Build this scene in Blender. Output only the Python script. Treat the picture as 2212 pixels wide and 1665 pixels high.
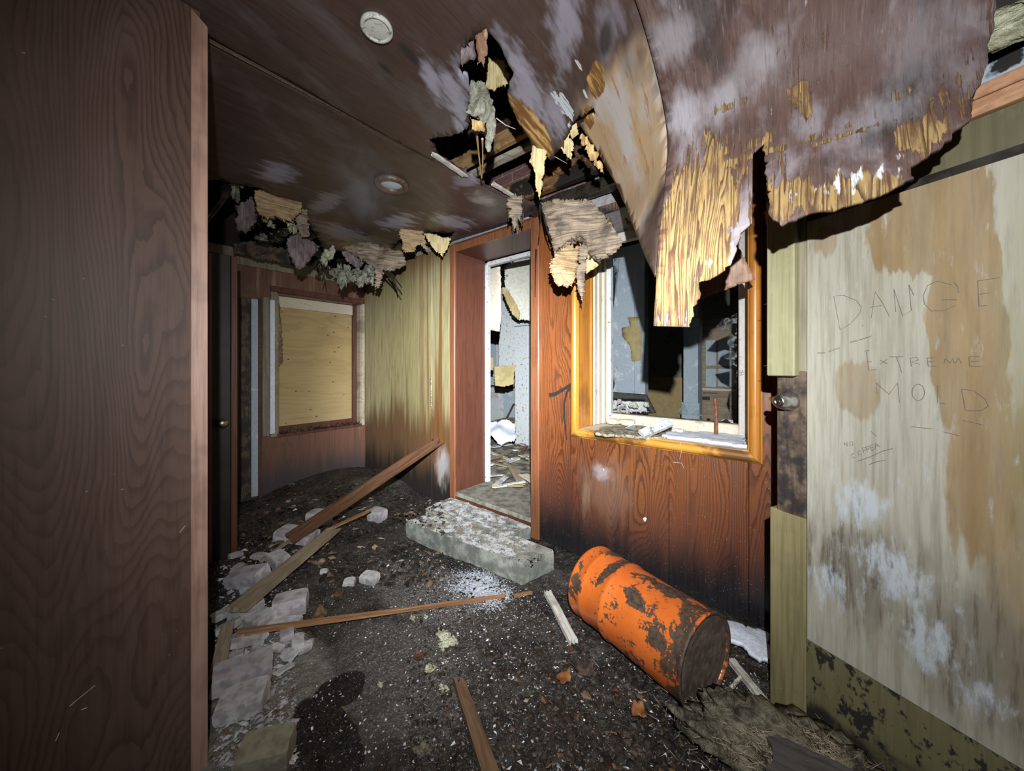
import bpy, bmesh, math, random
from mathutils import Vector, Matrix, noise as mn
from mathutils.geometry import delaunay_2d_cdt

for o in list(bpy.data.objects): bpy.data.objects.remove(o, do_unlink=True)
C = bpy.context.scene.collection
scene = bpy.context.scene

# ------------------------------------------------------------------ camera
IW, IH, FP, HZ, HC = 2212, 1665, 764.0, 790.0, 1.30
TH = math.atan((1745 - 1106) / FP)
FWD = Vector((-math.sin(TH), math.cos(TH), 0)); RGT = Vector((math.cos(TH), math.sin(TH), 0))
CAM = Vector((0, 0, HC))
cd = bpy.data.cameras.new('camera'); cam = bpy.data.objects.new('camera', cd); C.objects.link(cam)
cd.sensor_fit = 'HORIZONTAL'; cd.sensor_width = 36.0; cd.lens = FP / IW * 36.0
cd.shift_y = -(IH / 2 - HZ) / IW
cd.clip_start = 0.01; cd.clip_end = 60
cam.location = CAM; cam.rotation_euler = (math.pi / 2, 0, TH)
scene.camera = cam

# ------------------------------------------------------------------ light: one hand torch held behind and above the camera
w = bpy.data.worlds.new('world'); scene.world = w; w.use_nodes = True
w.node_tree.nodes['Background'].inputs[0].default_value = (0.55, 0.65, 0.8, 1)
w.node_tree.nodes['Background'].inputs[1].default_value = 0.012
TORCH = CAM - FWD * 0.13 + Vector((0, 0, 0.30)) + RGT * 0.02
def torch(name, energy, size, blend, px, py, radius):
    l = bpy.data.lights.new(name, 'SPOT'); l.energy = energy; l.spot_size = math.radians(size); l.spot_blend = blend
    l.shadow_soft_size = radius; l.color = (0.93, 0.97, 1.0)
    o = bpy.data.objects.new(name, l); C.objects.link(o); o.location = TORCH
    tgt = CAM + (FWD + RGT * ((px - 1106) / FP) + Vector((0, 0, (HZ - py) / FP))) * 3
    o.rotation_euler = (tgt - TORCH).to_track_quat('-Z', 'Y').to_euler()
torch('torch_spill', 205, 146, 1.0, 1240, 770, 0.012)
torch('torch_beam', 470, 84, 1.0, 1120, 880, 0.012)
torch('torch_hotspot', 1350, 46, 1.0, 1010, 830, 0.012)
scene.view_settings.view_transform = 'Standard'
scene.view_settings.look = 'None'
scene.view_settings.gamma = 1.0
scene.view_settings.use_curve_mapping = False
scene.view_settings.exposure = 0.0

# ------------------------------------------------------------------ geometry helpers
def ray(px, py):
    return FWD + RGT * ((px - 1106) / FP) + Vector((0, 0, (HZ - py) / FP))
def at(px, py, d): return CAM + ray(px, py) * d
def onX(px, py, X): r = ray(px, py); return CAM + r * (X / r.x)
def onY(px, py, Y): r = ray(px, py); return CAM + r * (Y / r.y)
def onZ(px, py, z): r = ray(px, py); return CAM + r * ((z - HC) / r.z)
def onP(px, py, p, n): r = ray(px, py); return CAM + r * ((Vector(p) - CAM).dot(n) / r.dot(n))

def tag(o, label, cat, group=None, kind=None):
    o['label'] = label; o['category'] = cat
    if group: o['group'] = group
    if kind: o['kind'] = kind
    return o
def empty(name, loc=(0, 0, 0)):
    o = bpy.data.objects.new(name, None); C.objects.link(o); o.location = loc; o.empty_display_size = .05
    return o
def link(name, me, mat, parent=None, M=None, smooth=False):
    o = bpy.data.objects.new(name, me); C.objects.link(o)
    if mat is not None and not me.materials: me.materials.append(mat)
    if M is not None: o.matrix_world = M
    if parent is not None:
        o.parent = parent
        o.matrix_parent_inverse = Matrix.Translation(-parent.location)
    if smooth:
        for p in me.polygons: p.use_smooth = True
    return o
class MB:
    def __init__(s): s.v = []; s.f = []
    def quad(s, a, b, c, d):
        i = len(s.v); s.v += [tuple(a), tuple(b), tuple(c), tuple(d)]; s.f.append((i, i+1, i+2, i+3)); return s
    def box(s, x0, x1, y0, y1, z0, z1):
        i = len(s.v)
        s.v += [(x, y, z) for z in (z0, z1) for y in (y0, y1) for x in (x0, x1)]
        s.f += [tuple(i+k for k in q) for q in ((0,2,3,1),(4,5,7,6),(0,1,5,4),(2,6,7,3),(0,4,6,2),(1,3,7,5))]
        return s
    def hexa(s, c8):   # 4 bottom ccw, 4 top ccw
        i = len(s.v); s.v += [tuple(c) for c in c8]
        s.f += [tuple(i+k for k in q) for q in ((3,2,1,0),(4,5,6,7),(0,1,5,4),(1,2,6,5),(2,3,7,6),(3,0,4,7))]
        return s
    def tube(s, pts, r, n=6, taper=1.0):
        pts = [Vector(p) for p in pts]; base = len(s.v)
        for k, p in enumerate(pts):
            t = (pts[min(k+1, len(pts)-1)] - pts[max(k-1, 0)]).normalized()
            a = t.orthogonal().normalized(); b = t.cross(a)
            rr = r * (1 + (taper - 1) * k / max(1, len(pts) - 1))
            for j in range(n):
                an = 2*math.pi*j/n; s.v.append(tuple(p + (a*math.cos(an) + b*math.sin(an)) * rr))
        for k in range(len(pts)-1):
            for j in range(n):
                j2 = (j+1) % n
                s.f.append((base+k*n+j, base+k*n+j2, base+(k+1)*n+j2, base+(k+1)*n+j))
        s.f.append(tuple(base+j for j in reversed(range(n)))); s.f.append(tuple(base+(len(pts)-1)*n+j for j in range(n)))
        return s
    def build(s, name, mat, parent=None, M=None, bevel=0, smooth=False):
        me = bpy.data.meshes.new(name); me.from_pydata(s.v, [], s.f); me.validate()
        if bevel:
            bm = bmesh.new(); bm.from_mesh(me)
            bmesh.ops.bevel(bm, geom=bm.edges[:], offset=bevel, segments=1, affect='EDGES', profile=.5)
            bm.to_mesh(me); bm.free()
        return link(name, me, mat, parent, M, smooth)
def box(name, x0, x1, y0, y1, z0, z1, mat, parent=None, bevel=0.002):
    return MB().box(x0, x1, y0, y1, z0, z1).build(name, mat, parent, bevel=bevel)
def frame(p0, p1, up):
    x = (Vector(p1) - Vector(p0)).normalized(); z = Vector(up); z = (z - x * z.dot(x)).normalized(); y = z.cross(x)
    M = Matrix((x, y, z)).transposed().to_4x4(); M.translation = Vector(p0); return M
def plank_mesh(L, w, t, ragA=0, ragB=0, seed=0, bow=0, taper=1, nx=10, ny=5, rough=.0015):
    R = random.Random(seed); v = []; f = []
    ea = [R.random() * ragA for _ in range(ny+1)]; eb = [R.random() * ragB for _ in range(ny+1)]
    if ragA:
        ea[R.randrange(ny+1)] = 0
    if ragB:
        eb[R.randrange(ny+1)] = 0
    for side in (1, -1):
        for i in range(nx+1):
            q = i / nx
            for j in range(ny+1):
                x = ea[j] + (L - eb[j] - ea[j]) * q
                ww = w * (1 + (taper - 1) * q)
                y = (j/ny - .5) * ww + R.uniform(-rough, rough)
                z = side * t/2 * (1 - .12 * (j in (0, ny))) + math.sin(q*math.pi) * bow + R.uniform(-rough, rough) * .6
                v.append((x, y, z))
    S = (nx+1)*(ny+1); idx = lambda s, i, j: s*S + i*(ny+1) + j
    for i in range(nx):
        for j in range(ny):
            f.append((idx(0,i,j), idx(0,i+1,j), idx(0,i+1,j+1), idx(0,i,j+1)))
            f.append((idx(1,i,j+1), idx(1,i+1,j+1), idx(1,i+1,j), idx(1,i,j)))
        f.append((idx(1,i,0), idx(1,i+1,0), idx(0,i+1,0), idx(0,i,0)))
        f.append((idx(0,i,ny), idx(0,i+1,ny), idx(1,i+1,ny), idx(1,i,ny)))
    for j in range(ny):
        f.append((idx(0,0,j), idx(0,0,j+1), idx(1,0,j+1), idx(1,0,j)))
        f.append((idx(0,nx,j+1), idx(0,nx,j), idx(1,nx,j), idx(1,nx,j+1)))
    me = bpy.data.meshes.new('plank'); me.from_pydata(v, [], f); return me
def board(name, p0, p1, w, t, mat, up=(0, 0, 1), parent=None, **k):
    L = (Vector(p1) - Vector(p0)).length
    return link(name, plank_mesh(L, w, t, **k), mat, parent, frame(p0, p1, up))

def inside(p, poly):
    c = False; n = len(poly); x, y = p
    for i in range(n):
        x1, y1 = poly[i]; x2, y2 = poly[i-1]
        if (y1 > y) != (y2 > y) and x < (x2-x1)*(y-y1)/(y2-y1)+x1: c = not c
    return c
def ragged(poly, rag, sp, seed, smooth_edges=()):
    R = random.Random(seed); out = []; n = len(poly)
    for i in range(n):
        a = Vector(poly[i]); b = Vector(poly[(i+1) % n]); L = (b-a).length
        out.append(tuple(a))
        if L < 1e-6: continue
        k = max(1, int(L/sp)); nr = Vector((-(b-a).y, (b-a).x))/L
        if i in smooth_edges or not rag:
            for j in range(1, k): out.append(tuple(a + (b-a)*(j/k)))
            continue
        x = sp*R.uniform(.4, 1.0)
        while x < L - sp*.4:                      # splintery edge: slow wander plus spikes of uneven width
            q = a + (b-a)*(x/L)
            wnd = mn.noise((q.x*23 + seed, q.y*23, seed*.7))*1.5 + mn.noise((q.x*70, q.y*70 + seed, 2))*.9
            spk = R.uniform(-2.4, 1.6) if R.random() < .16 else R.uniform(-.35, .35)
            fade = min(1, x/(2.5*sp), (L-x)/(2.5*sp))
            out.append(tuple(q + nr*rag*(wnd + spk)*fade))
            x += sp*R.choice((.35, .6, 1.0, 1.5))
    return out
def sheet(name, poly, fmap, thick, mat, step=.03, rag=0, sp=.012, seed=0, smooth_edges=(), parent=None, offset=-1, smooth=True, uvf=None):
    pol = ragged(poly, rag, sp, seed, smooth_edges)
    us = [p[0] for p in pol]; vs = [p[1] for p in pol]
    pts = [Vector(p) for p in pol]; n = len(pts)
    u = min(us) + step/2
    R = random.Random(seed+5)
    while u < max(us):
        v = min(vs) + step/2
        while v < max(vs):
            q = (u + R.uniform(-.2, .2)*step, v + R.uniform(-.2, .2)*step)
            if inside(q, pol): pts.append(Vector(q))
            v += step
        u += step
    r = delaunay_2d_cdt(pts, [(i, (i+1) % n) for i in range(n)], [], 1, 1e-5)
    v2, fs = r[0], r[2]
    me = bpy.data.meshes.new(name)
    me.from_pydata([tuple(fmap(p.x, p.y)) for p in v2], [], [tuple(f) for f in fs])
    uvl = me.uv_layers.new(name='UVMap')
    for l in me.loops:
        p = v2[l.vertex_index]; uvl.data[l.index].uv = (uvf(p.x, p.y) if uvf else (p.x, p.y))
    o = link(name, me, mat, parent, smooth=smooth)
    if thick:
        md = o.modifiers.new('thickness', 'SOLIDIFY'); md.thickness = thick; md.offset = offset
    return o
def scrap(name, px, d, tilt, mat, thick=.008, rag=.006, bend=.01, nsc=6, seed=0, parent=None, step=.02, sp=.008, curl=0, layers=0):
    """a torn piece: outline seen in the photo on a plane at depth d, facing the camera turned by tilt=(yaw,pitch) degrees"""
    cx = sum(p[0] for p in px)/len(px); cy = sum(p[1] for p in px)/len(px)
    c = at(cx, cy, d)
    n = -ray(cx, cy).normalized()
    n = Matrix.Rotation(math.radians(tilt[0]), 3, 'Z') @ n
    side = Vector((0, 0, 1)).cross(n).normalized()
    n = Matrix.Rotation(math.radians(tilt[1]), 3, side) @ n
    side = Vector((0, 0, 1)).cross(n).normalized(); upv = n.cross(side)
    poly = []
    for p in px:
        q = onP(p[0], p[1], c, n) - c; poly.append((q.dot(side), q.dot(upv)))
    H = max(abs(p[1]) for p in poly) + 1e-6
    def fm(a, b):
        h = bend * mn.noise((a*nsc + seed*3.1, b*nsc, seed*1.7)) * 2 + bend*.35*mn.noise((a*nsc*4, b*nsc*1.5, seed)) + curl * (b/H)**2
        return c + side*a + upv*b + n*h
    o = sheet(name, poly, fm, thick, mat, step, rag, sp, seed, parent=parent)
    for k in range(layers):    # torn inner plies, set back and shorter
        sc = 1 - .08*(k+1)
        po2 = [(a*sc, b*sc - .01*(k+1)) for a, b in poly]
        sheet('torn_ply', po2, lambda a, b, k=k: fm(a, b) - n*(thick*(k+1)+.004), thick, mat, step*1.5, rag*1.6, sp, seed+9+k, parent=o)
    return o
def lump(name, c, r, mat, seed=0, amp=.45, sub=3, parent=None, nsc=1.6, fib=.15):
    bm = bmesh.new(); bmesh.ops.create_icosphere(bm, subdivisions=sub, radius=1)
    for v in bm.verts:
        p = v.co.copy(); k = 1 + amp*mn.noise(p*nsc + Vector((seed*2.3, seed, 0))) + fib*mn.noise(p*nsc*4 + Vector((seed, 3, 1)))
        v.co = Vector((p.x*r[0]*k, p.y*r[1]*k, p.z*r[2]*k)) + Vector(c)
    me = bpy.data.meshes.new(name); bm.to_mesh(me); bm.free()
    return link(name, me, mat, parent, smooth=True)
def clump(name, c, r, mat, seed=0, parent=None, n=6):
    R = random.Random(seed); bm = bmesh.new()
    for k in range(n):
        b2 = bmesh.new(); bmesh.ops.create_icosphere(b2, subdivisions=3, radius=1)
        off = Vector((R.gauss(0, .55), R.gauss(0, .55), R.gauss(0, .6))); s = R.uniform(.35, .75)
        st = Vector((R.uniform(.6, 1.5), R.uniform(.6, 1.5), R.uniform(.5, 1.6)))
        for v in b2.verts:
            p = v.co.copy(); q = 1 + .7*mn.noise(p*1.9 + Vector((seed*2.3, k*5, 0))) + .45*mn.noise(p*5.5 + Vector((seed, 3, k))) + .3*mn.noise(p*11 + Vector((k, 3, seed)))
            p = Vector((p.x*st.x, p.y*st.y, p.z*st.z)) * s * q + off
            v.co = Vector((p.x*r[0], p.y*r[1], p.z*r[2])) + Vector(c)
        me_ = bpy.data.meshes.new('t'); b2.to_mesh(me_); b2.free(); bm.from_mesh(me_); bpy.data.meshes.remove(me_)
    me = bpy.data.meshes.new(name); bm.to_mesh(me); bm.free()
    return link(name, me, mat, parent, smooth=True)
def strand(name, pts, r, mat, parent=None, n=5, taper=.4): return MB().tube(pts, r, n, taper).build(name, mat, parent)
def ribbon(name, pts, w, nrm, mat, parent=None, seed=0, proud=.0012):
    R = random.Random(seed); pts = [Vector(p) for p in pts]; P = []
    for a, b in zip(pts, pts[1:]):
        for k in range(6): P.append(a.lerp(b, k/6))
    P.append(pts[-1]); v = []; f = []; n = len(P); nrm = Vector(nrm)
    for lay in (0, 1):
        for k, p in enumerate(P):
            t = (P[min(k+1, n-1)] - P[max(k-1, 0)]).normalized(); s = nrm.cross(t)
            ww = w*(.5 + .12*R.uniform(-1, 1))*(1 - .5*k/n)
            v += [tuple(p + s*ww + nrm*proud*lay), tuple(p - s*ww*R.uniform(.8, 1.1) + nrm*proud*lay)]
    for k in range(n-1):
        a = 2*k; T = 2*n
        f += [(T+a, T+a+1, T+a+3, T+a+2), (a, a+2, a+3, a+1), (a, T+a, T+a+2, a+2), (a+1, a+3, T+a+3, T+a+1)]
    me = bpy.data.meshes.new(name); me.from_pydata(v, [], f); return link(name, me, mat, parent)
def rough_block(name, c8, mat, parent=None, seed=0, amp=.006, cuts=5, nsc=14):
    bm = bmesh.new(); vs = [bm.verts.new(Vector(c)) for c in c8]
    for q in ((3,2,1,0),(4,5,6,7),(0,1,5,4),(1,2,6,5),(2,3,7,6),(3,0,4,7)): bm.faces.new([vs[k] for k in q])
    bmesh.ops.subdivide_edges(bm, edges=bm.edges[:], cuts=cuts, use_grid_fill=True)
    bm.normal_update()
    cen = sum((Vector(c) for c in c8), Vector())/8
    for v in bm.verts:
        m = mn.noise(v.co*nsc + Vector((seed, seed*2, 0)))
        corner = 1 if len(v.link_faces) == 3 else 0
        v.co += (v.co-cen).normalized() * (m*amp - corner*amp*1.2)
    me = bpy.data.meshes.new(name); bm.to_mesh(me); bm.free()
    return link(name, me, mat, parent)

# ------------------------------------------------------------------ material helpers
class G:
    def __init__(s, name, coord='Object'):
        s.m = bpy.data.materials.new(name); s.m.use_nodes = True; s.t = s.m.node_tree
        s.b = s.t.nodes['Principled BSDF']; tc = s.t.nodes.new('ShaderNodeTexCoord'); s.co = tc.outputs[coord]
    def set(s, i, v):
        if isinstance(v, bpy.types.NodeSocket): s.t.links.new(v, i)
        elif isinstance(v, (tuple, list)) and len(v) == 3 and i.type == 'RGBA': i.default_value = (*v, 1)
        else: i.default_value = v
    def math(s, op, a, b=0.0, clamp=False):
        n = s.t.nodes.new('ShaderNodeMath'); n.operation = op; n.use_clamp = clamp
        s.set(n.inputs[0], a); s.set(n.inputs[1], b); return n.outputs[0]
    def map(s, scale=(1, 1, 1), loc=(0, 0, 0), rot=(0, 0, 0), v=None):
        n = s.t.nodes.new('ShaderNodeMapping'); s.set(n.inputs[0], v or s.co)
        n.inputs[1].default_value = loc; n.inputs[2].default_value = rot; n.inputs[3].default_value = scale
        return n.outputs[0]
    def noise(s, v, scale, detail=3, rough=.55, dist=0):
        n = s.t.nodes.new('ShaderNodeTexNoise'); s.set(n.inputs['Vector'], v)
        n.inputs['Scale'].default_value = scale; n.inputs['Detail'].default_value = detail
        n.inputs['Roughness'].default_value = rough; n.inputs['Distortion'].default_value = dist
        return n.outputs[0]
    def voro(s, v, scale, feature='F1'):
        n = s.t.nodes.new('ShaderNodeTexVoronoi'); n.feature = feature; s.set(n.inputs['Vector'], v); n.inputs['Scale'].default_value = scale
        return n.outputs[0]
    def mr(s, v, a, b, c=0., d=1., smooth=True):
        n = s.t.nodes.new('ShaderNodeMapRange'); n.interpolation_type = 'SMOOTHSTEP' if smooth else 'LINEAR'
        s.set(n.inputs[0], v)
        for i, q in zip((1, 2, 3, 4), (a, b, c, d)): n.inputs[i].default_value = q
        return n.outputs[0]
    def mix(s, f, a, b, blend='MIX'):
        n = s.t.nodes.new('ShaderNodeMix'); n.data_type = 'RGBA'; n.blend_type = blend
        s.set(n.inputs[0], f); s.set(n.inputs[6], a); s.set(n.inputs[7], b); return n.outputs[2]
    def ramp(s, f, stops):
        n = s.t.nodes.new('ShaderNodeValToRGB'); s.set(n.inputs[0], f); e = n.color_ramp.elements
        while len(e) < len(stops): e.new(.5)
        for k, (p, c) in enumerate(stops):
            e[k].position = p; e[k].color = (*c, 1) if isinstance(c, tuple) else (c, c, c, 1)
        return n.outputs[0]
    def sep(s, v=None):
        n = s.t.nodes.new('ShaderNodeSeparateXYZ'); s.set(n.inputs[0], v or s.co); return n.outputs
    def blob(s, c, r, soft=.35, amp=.8, ns=7, v=None, stretch=(1, 1, 1), det=2.5):
        v = v or s.co
        a = s.t.nodes.new('ShaderNodeVectorMath'); a.operation = 'SUBTRACT'; s.set(a.inputs[0], v); a.inputs[1].default_value = c
        b = s.t.nodes.new('ShaderNodeVectorMath'); b.operation = 'DIVIDE'; s.t.links.new(a.outputs[0], b.inputs[0]); b.inputs[1].default_value = r
        l = s.t.nodes.new('ShaderNodeVectorMath'); l.operation = 'LENGTH'; s.t.links.new(b.outputs[0], l.inputs[0])
        nz = s.noise(s.map(stretch, loc=(c[0]*3.1, c[1], c[2]*2), v=v), ns, det, .6)
        e = s.math('ADD', l.outputs['Value'], s.math('MULTIPLY', s.math('SUBTRACT', nz, .5), amp*2))
        return s.mr(e, 1, 1-soft)
    def bumpn(s, h, strength=.3, dist=.01, prev=None):
        n = s.t.nodes.new('ShaderNodeBump'); n.inputs['Strength'].default_value = strength; n.inputs['Distance'].default_value = dist
        s.set(n.inputs['Height'], h)
        if prev: s.t.links.new(prev, n.inputs['Normal'])
        return n.outputs[0]
    def out(s, col, rough=.6, normal=None, metal=0., spec=.5):
        s.set(s.b.inputs['Base Color'], col); s.set(s.b.inputs['Roughness'], rough); s.set(s.b.inputs['Metallic'], metal)
        s.set(s.b.inputs['Specular IOR Level'], spec)
        if normal: s.t.links.new(normal, s.b.inputs['Normal'])
        return s.m

def grain(g, cols, axis, ring=9, scale=1.6, stretch=.16, loc=(0, 0, 0), line=.5, fine=.3, v=None, jit=.9):
    """rotary-cut plywood figure: contour lines of a stretched noise"""
    sv = [1, 1, 1]; sv[axis] = stretch
    v1 = g.map(tuple(sv), loc=loc, v=v)
    n1 = g.noise(v1, scale, 2.0, .35, .2)
    sf = [75, 75, 75]; sf[axis] = 3.0
    f = g.noise(g.map(tuple(sf), v=v), 1.0, 3, .6)
    sj = [26, 26, 26]; sj[axis] = 11
    jt = g.noise(g.map(tuple(sj), v=v), 1.0, 3, .6)
    ph = g.math('ADD', g.math('ADD', g.math('MULTIPLY', n1, ring), g.math('MULTIPLY', f, .45)), g.math('MULTIPLY', jt, jit))
    saw = g.math('FRACT', ph)                      # asymmetric growth rings: soft early wood, sharp dark late wood
    lines = g.math('MULTIPLY', g.mr(saw, .35, .93), g.mr(saw, 1.0, .93))
    wide = g.noise(g.map(tuple(q*.7 for q in sv), loc=(9, 2, 5), v=v), 2.0, 2)
    lines = g.math('MULTIPLY', lines, g.mr(wide, .35, .6, .25, 1))
    big = g.noise(g.map(tuple(q*.9 for q in sv), loc=(4, 7, 2), v=v), 1.1, 3, .5)
    c = g.mix(g.mr(big, .35, .65), cols[1], cols[2])
    c = g.mix(g.math('MULTIPLY', lines, line), c, cols[0])
    c = g.mix(g.math('MULTIPLY', g.mr(f, .42, .72), fine), c, cols[0])
    return c, f, lines

# ------------------------------------------------------------------ key dimensions
WY = 2.162          # plane of the long panelled wall
CZ = 2.45           # ceiling
AX = -4.15          # far end wall of the porch
RY = 5.6            # far wall of the room behind
SEAM1, SEAM2 = -1.62, -0.40

# profile of the sagging ceiling sheets, (Y, z)
PROF = [(-1.6, CZ), (-.6, CZ), (0.0, CZ), (.45, CZ-.002), (.8, 2.437), (1.052, 2.395), (1.195, 2.329), (1.316, 2.235), (1.372, 2.130),
        (1.352, 2.0), (1.306, 1.86), (1.262, 1.72), (1.241, 1.61), (1.236, 1.44), (1.238, 1.30)]
def _spline():
    out = []
    P = [Vector(p) for p in PROF]
    for i in range(len(P)-1):
        p0 = P[max(i-1, 0)]; p1 = P[i]; p2 = P[i+1]; p3 = P[min(i+2, len(P)-1)]
        for k in range(24):
            t = k/24
            out.append(.5*((2*p1) + (p2-p0)*t + (2*p0-5*p1+4*p2-p3)*t*t + (3*p1-p0-3*p2+p3)*t**3))
    out.append(P[-1]); return out
SPL = _spline(); ARC = [0.0]
for a_, b_ in zip(SPL, SPL[1:]): ARC.append(ARC[-1] + (b_-a_).length)
def prof(s):
    import bisect
    i = max(1, min(len(ARC)-1, bisect.bisect_left(ARC, s)))
    t = (s-ARC[i-1])/(ARC[i]-ARC[i-1]); return SPL[i-1].lerp(SPL[i], t)
def shiftC(X): return 0.0
def shiftB(X): return .03 + max(0., (SEAM2 - X)) * 1.15
def surf_uv(px, py, shift):
    """pixel -> (X, arc) on a sagging ceiling sheet: nearest crossing of the ray with the sheet"""
    r = ray(px, py); best = None; prev = None
    for i in range(len(ARC)):
        Y, z = SPL[i]
        if z - HC <= 0: continue
        d = (z - HC)/r.z; X = r.x*d; res = r.y*d - Y - shift(X)
        if prev is not None and prev[0]*res <= 0:
            t = prev[0]/(prev[0]-res) if prev[0] != res else 0
            cand = (prev[3] + (d-prev[3])*t, prev[1] + (X-prev[1])*t, prev[2] + (ARC[i]-prev[2])*t)
            if cand[0] > .3 and (best is None or cand[0] < best[0]): best = cand
        prev = (res, X, ARC[i], d)
    if best is None: raise ValueError('no hit %s %s' % (px, py))
    return best[1], best[2]
def mapC(X, s):
    p = prof(s); k = max(0, s-2.4)
    return Vector((X, p.x + .02*mn.noise((X*2.2, s*1.5, 3)) - .05*max(0, X)*k, p.y + .008*mn.noise((X*3, s*2, 9))))
def mapB(X, s):
    p = prof(s); sag = 0
    tip = math.hypot((X+1.08)/.30, (p.x + shiftB(X) - 1.62)/.42)
    sag = .07*max(0, 1-tip)**1.2
    return Vector((X, p.x + shiftB(X) + .015*mn.noise((X*2.5, s*1.7, 1)), p.y - sag + .010*mn.noise((X*2.3, s*1.9, 4))))

# ------------------------------------------------------------------ materials
M = {}
def mat_panel_orange():
    g = G('varnished_plywood')
    c, f, l = grain(g, ((.038, .010, .004), (.165, .050, .016), (.25, .085, .025)), 2, ring=96, scale=2.7, stretch=.17, line=.74, fine=.5)
    x, y, z = g.sep()
    st = g.noise(g.map((9, 9, .8)), 1.0, 4, .6)
    # amber streak and pale patches, the smallest one bluish
    c = g.mix(g.math('MULTIPLY', g.blob((-1.0, WY, .50), (.30, .3, .28), .7, .6, 4, stretch=(3, 3, .8)), .35), c, (.35, .22, .15))
    c = g.mix(g.math('MULTIPLY', g.blob((-1.16, WY, .40), (.05, .3, .25), 1.0, 1.0, 9, stretch=(4, 4, .5), det=4), .45), c, (.40, .30, .19))
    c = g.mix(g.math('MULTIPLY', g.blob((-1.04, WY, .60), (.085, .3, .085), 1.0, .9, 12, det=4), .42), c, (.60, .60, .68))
    # black mould rising from the floor
    e = g.math('ADD', z, g.math('MULTIPLY', g.math('SUBTRACT', st, .5), .34))
    e = g.math('ADD', e, g.math('MULTIPLY', g.math('SUBTRACT', g.noise(g.map((1.3, 1, .5)), 1.0, 3), .5), .22))
    k = g.mr(e, .42, .08)
    c = g.mix(g.math('MULTIPLY', g.mr(e, .80, .25), .55), c, (.07, .026, .022))
    c = g.mix(g.math('MULTIPLY', k, .96), c, (.010, .010, .012))
    fr = g.math('MULTIPLY', g.mr(g.noise(g.co, 120, 2), .56, .7), g.mr(z, .28, .02))
    c = g.mix(g.math('MULTIPLY', fr, g.mr(g.noise(g.co, 3.5, 3), .5, .68, 0, .45)), c, (.20, .22, .26))
    sp = g.mr(g.noise(g.co, 190, 1), .74, .78)
    c = g.mix(g.math('MULTIPLY', sp, .6), c, (.55, .5, .45))
    return g.out(c, g.mr(f, .3, .7, .28, .5), g.bumpn(f, .12, .003))
def mat_panel_faded():
    g = G('faded_plywood')
    c, f, l = grain(g, ((.13, .105, .045), (.275, .235, .115), (.35, .31, .17)), 2, ring=14, scale=3.0, stretch=.12, line=.25, fine=.65)
    x, y, z = g.sep()
    st = g.noise(g.map((11, 11, .5)), 1.0, 4, .6)
    brown = g.math('ADD', z, g.math('MULTIPLY', g.math('SUBTRACT', st, .5), 1.1))
    c = g.mix(g.math('MULTIPLY', g.mr(brown, .98, .62), .88), c, (.095, .040, .018))
    # amber runs next to the doorway
    run = g.mr(g.noise(g.map((16, 16, .28), loc=(3, 0, 1)), 1.0, 3, .5), .50, .58)
    near = g.mr(x, -3.25, -2.75)
    c = g.mix(g.math('MULTIPLY', g.math('MULTIPLY', run, near), .9), c, (.17, .068, .016))
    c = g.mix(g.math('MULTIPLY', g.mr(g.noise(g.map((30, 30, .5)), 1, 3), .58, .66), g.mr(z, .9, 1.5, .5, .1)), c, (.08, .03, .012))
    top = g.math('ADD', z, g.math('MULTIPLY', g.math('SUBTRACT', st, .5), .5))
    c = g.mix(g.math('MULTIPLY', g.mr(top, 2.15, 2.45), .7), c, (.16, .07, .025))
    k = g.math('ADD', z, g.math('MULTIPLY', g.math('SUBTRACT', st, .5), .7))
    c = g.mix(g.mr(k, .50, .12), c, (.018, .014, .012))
    c = g.mix(g.math('MULTIPLY', g.blob((-2.68, WY, .34), (.14, .3, .26), .8, .7, 8, stretch=(2, 2, .6)), .75), c, (.38, .36, .36))
    return g.out(c, .55, g.bumpn(f, .15, .003))
def mat_end_wall():
    g = G('water_marked_panel')
    c, f, l = grain(g, ((.05, .022, .015), (.13, .055, .035), (.17, .080, .05)), 2, ring=5, scale=2, stretch=.15, line=.3, fine=.4)
    x, y, z = g.sep()
    st = g.noise(g.map((9, 12, .6)), 1.0, 4, .6)
    c = g.mix(g.math('MULTIPLY', g.mr(st, .55, .68), g.mr(z, .65, .3, .8, 0)), c, (.30, .19, .10))
    e = g.math('ADD', z, g.math('MULTIPLY', g.math('SUBTRACT', st, .5), .4))
    c = g.mix(g.math('MULTIPLY', g.mr(e, .42, .08), .85), c, (.045, .042, .048))
    return g.out(c, .5, g.bumpn(f, .1, .003))
def mat_left_panel():
    g = G('dark_veneer_panel')
    c, f, l = grain(g, ((.036, .021, .016), (.098, .055, .040), (.122, .073, .055)), 2, ring=72, scale=2.7, stretch=.2, line=.75, fine=.35)
    c = g.mix(g.math('MULTIPLY', g.mr(g.noise(g.map((2, 2, 1.2)), 1, 4, .6), .5, .75), .4), c, (.17, .12, .10))
    sp = g.mr(g.noise(g.co, 60, 1), .79, .82)
    c = g.mix(g.math('MULTIPLY', sp, .5), c, (.4, .36, .33))
    return g.out(c, .55, g.bumpn(f, .1, .002), spec=.25)
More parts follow.
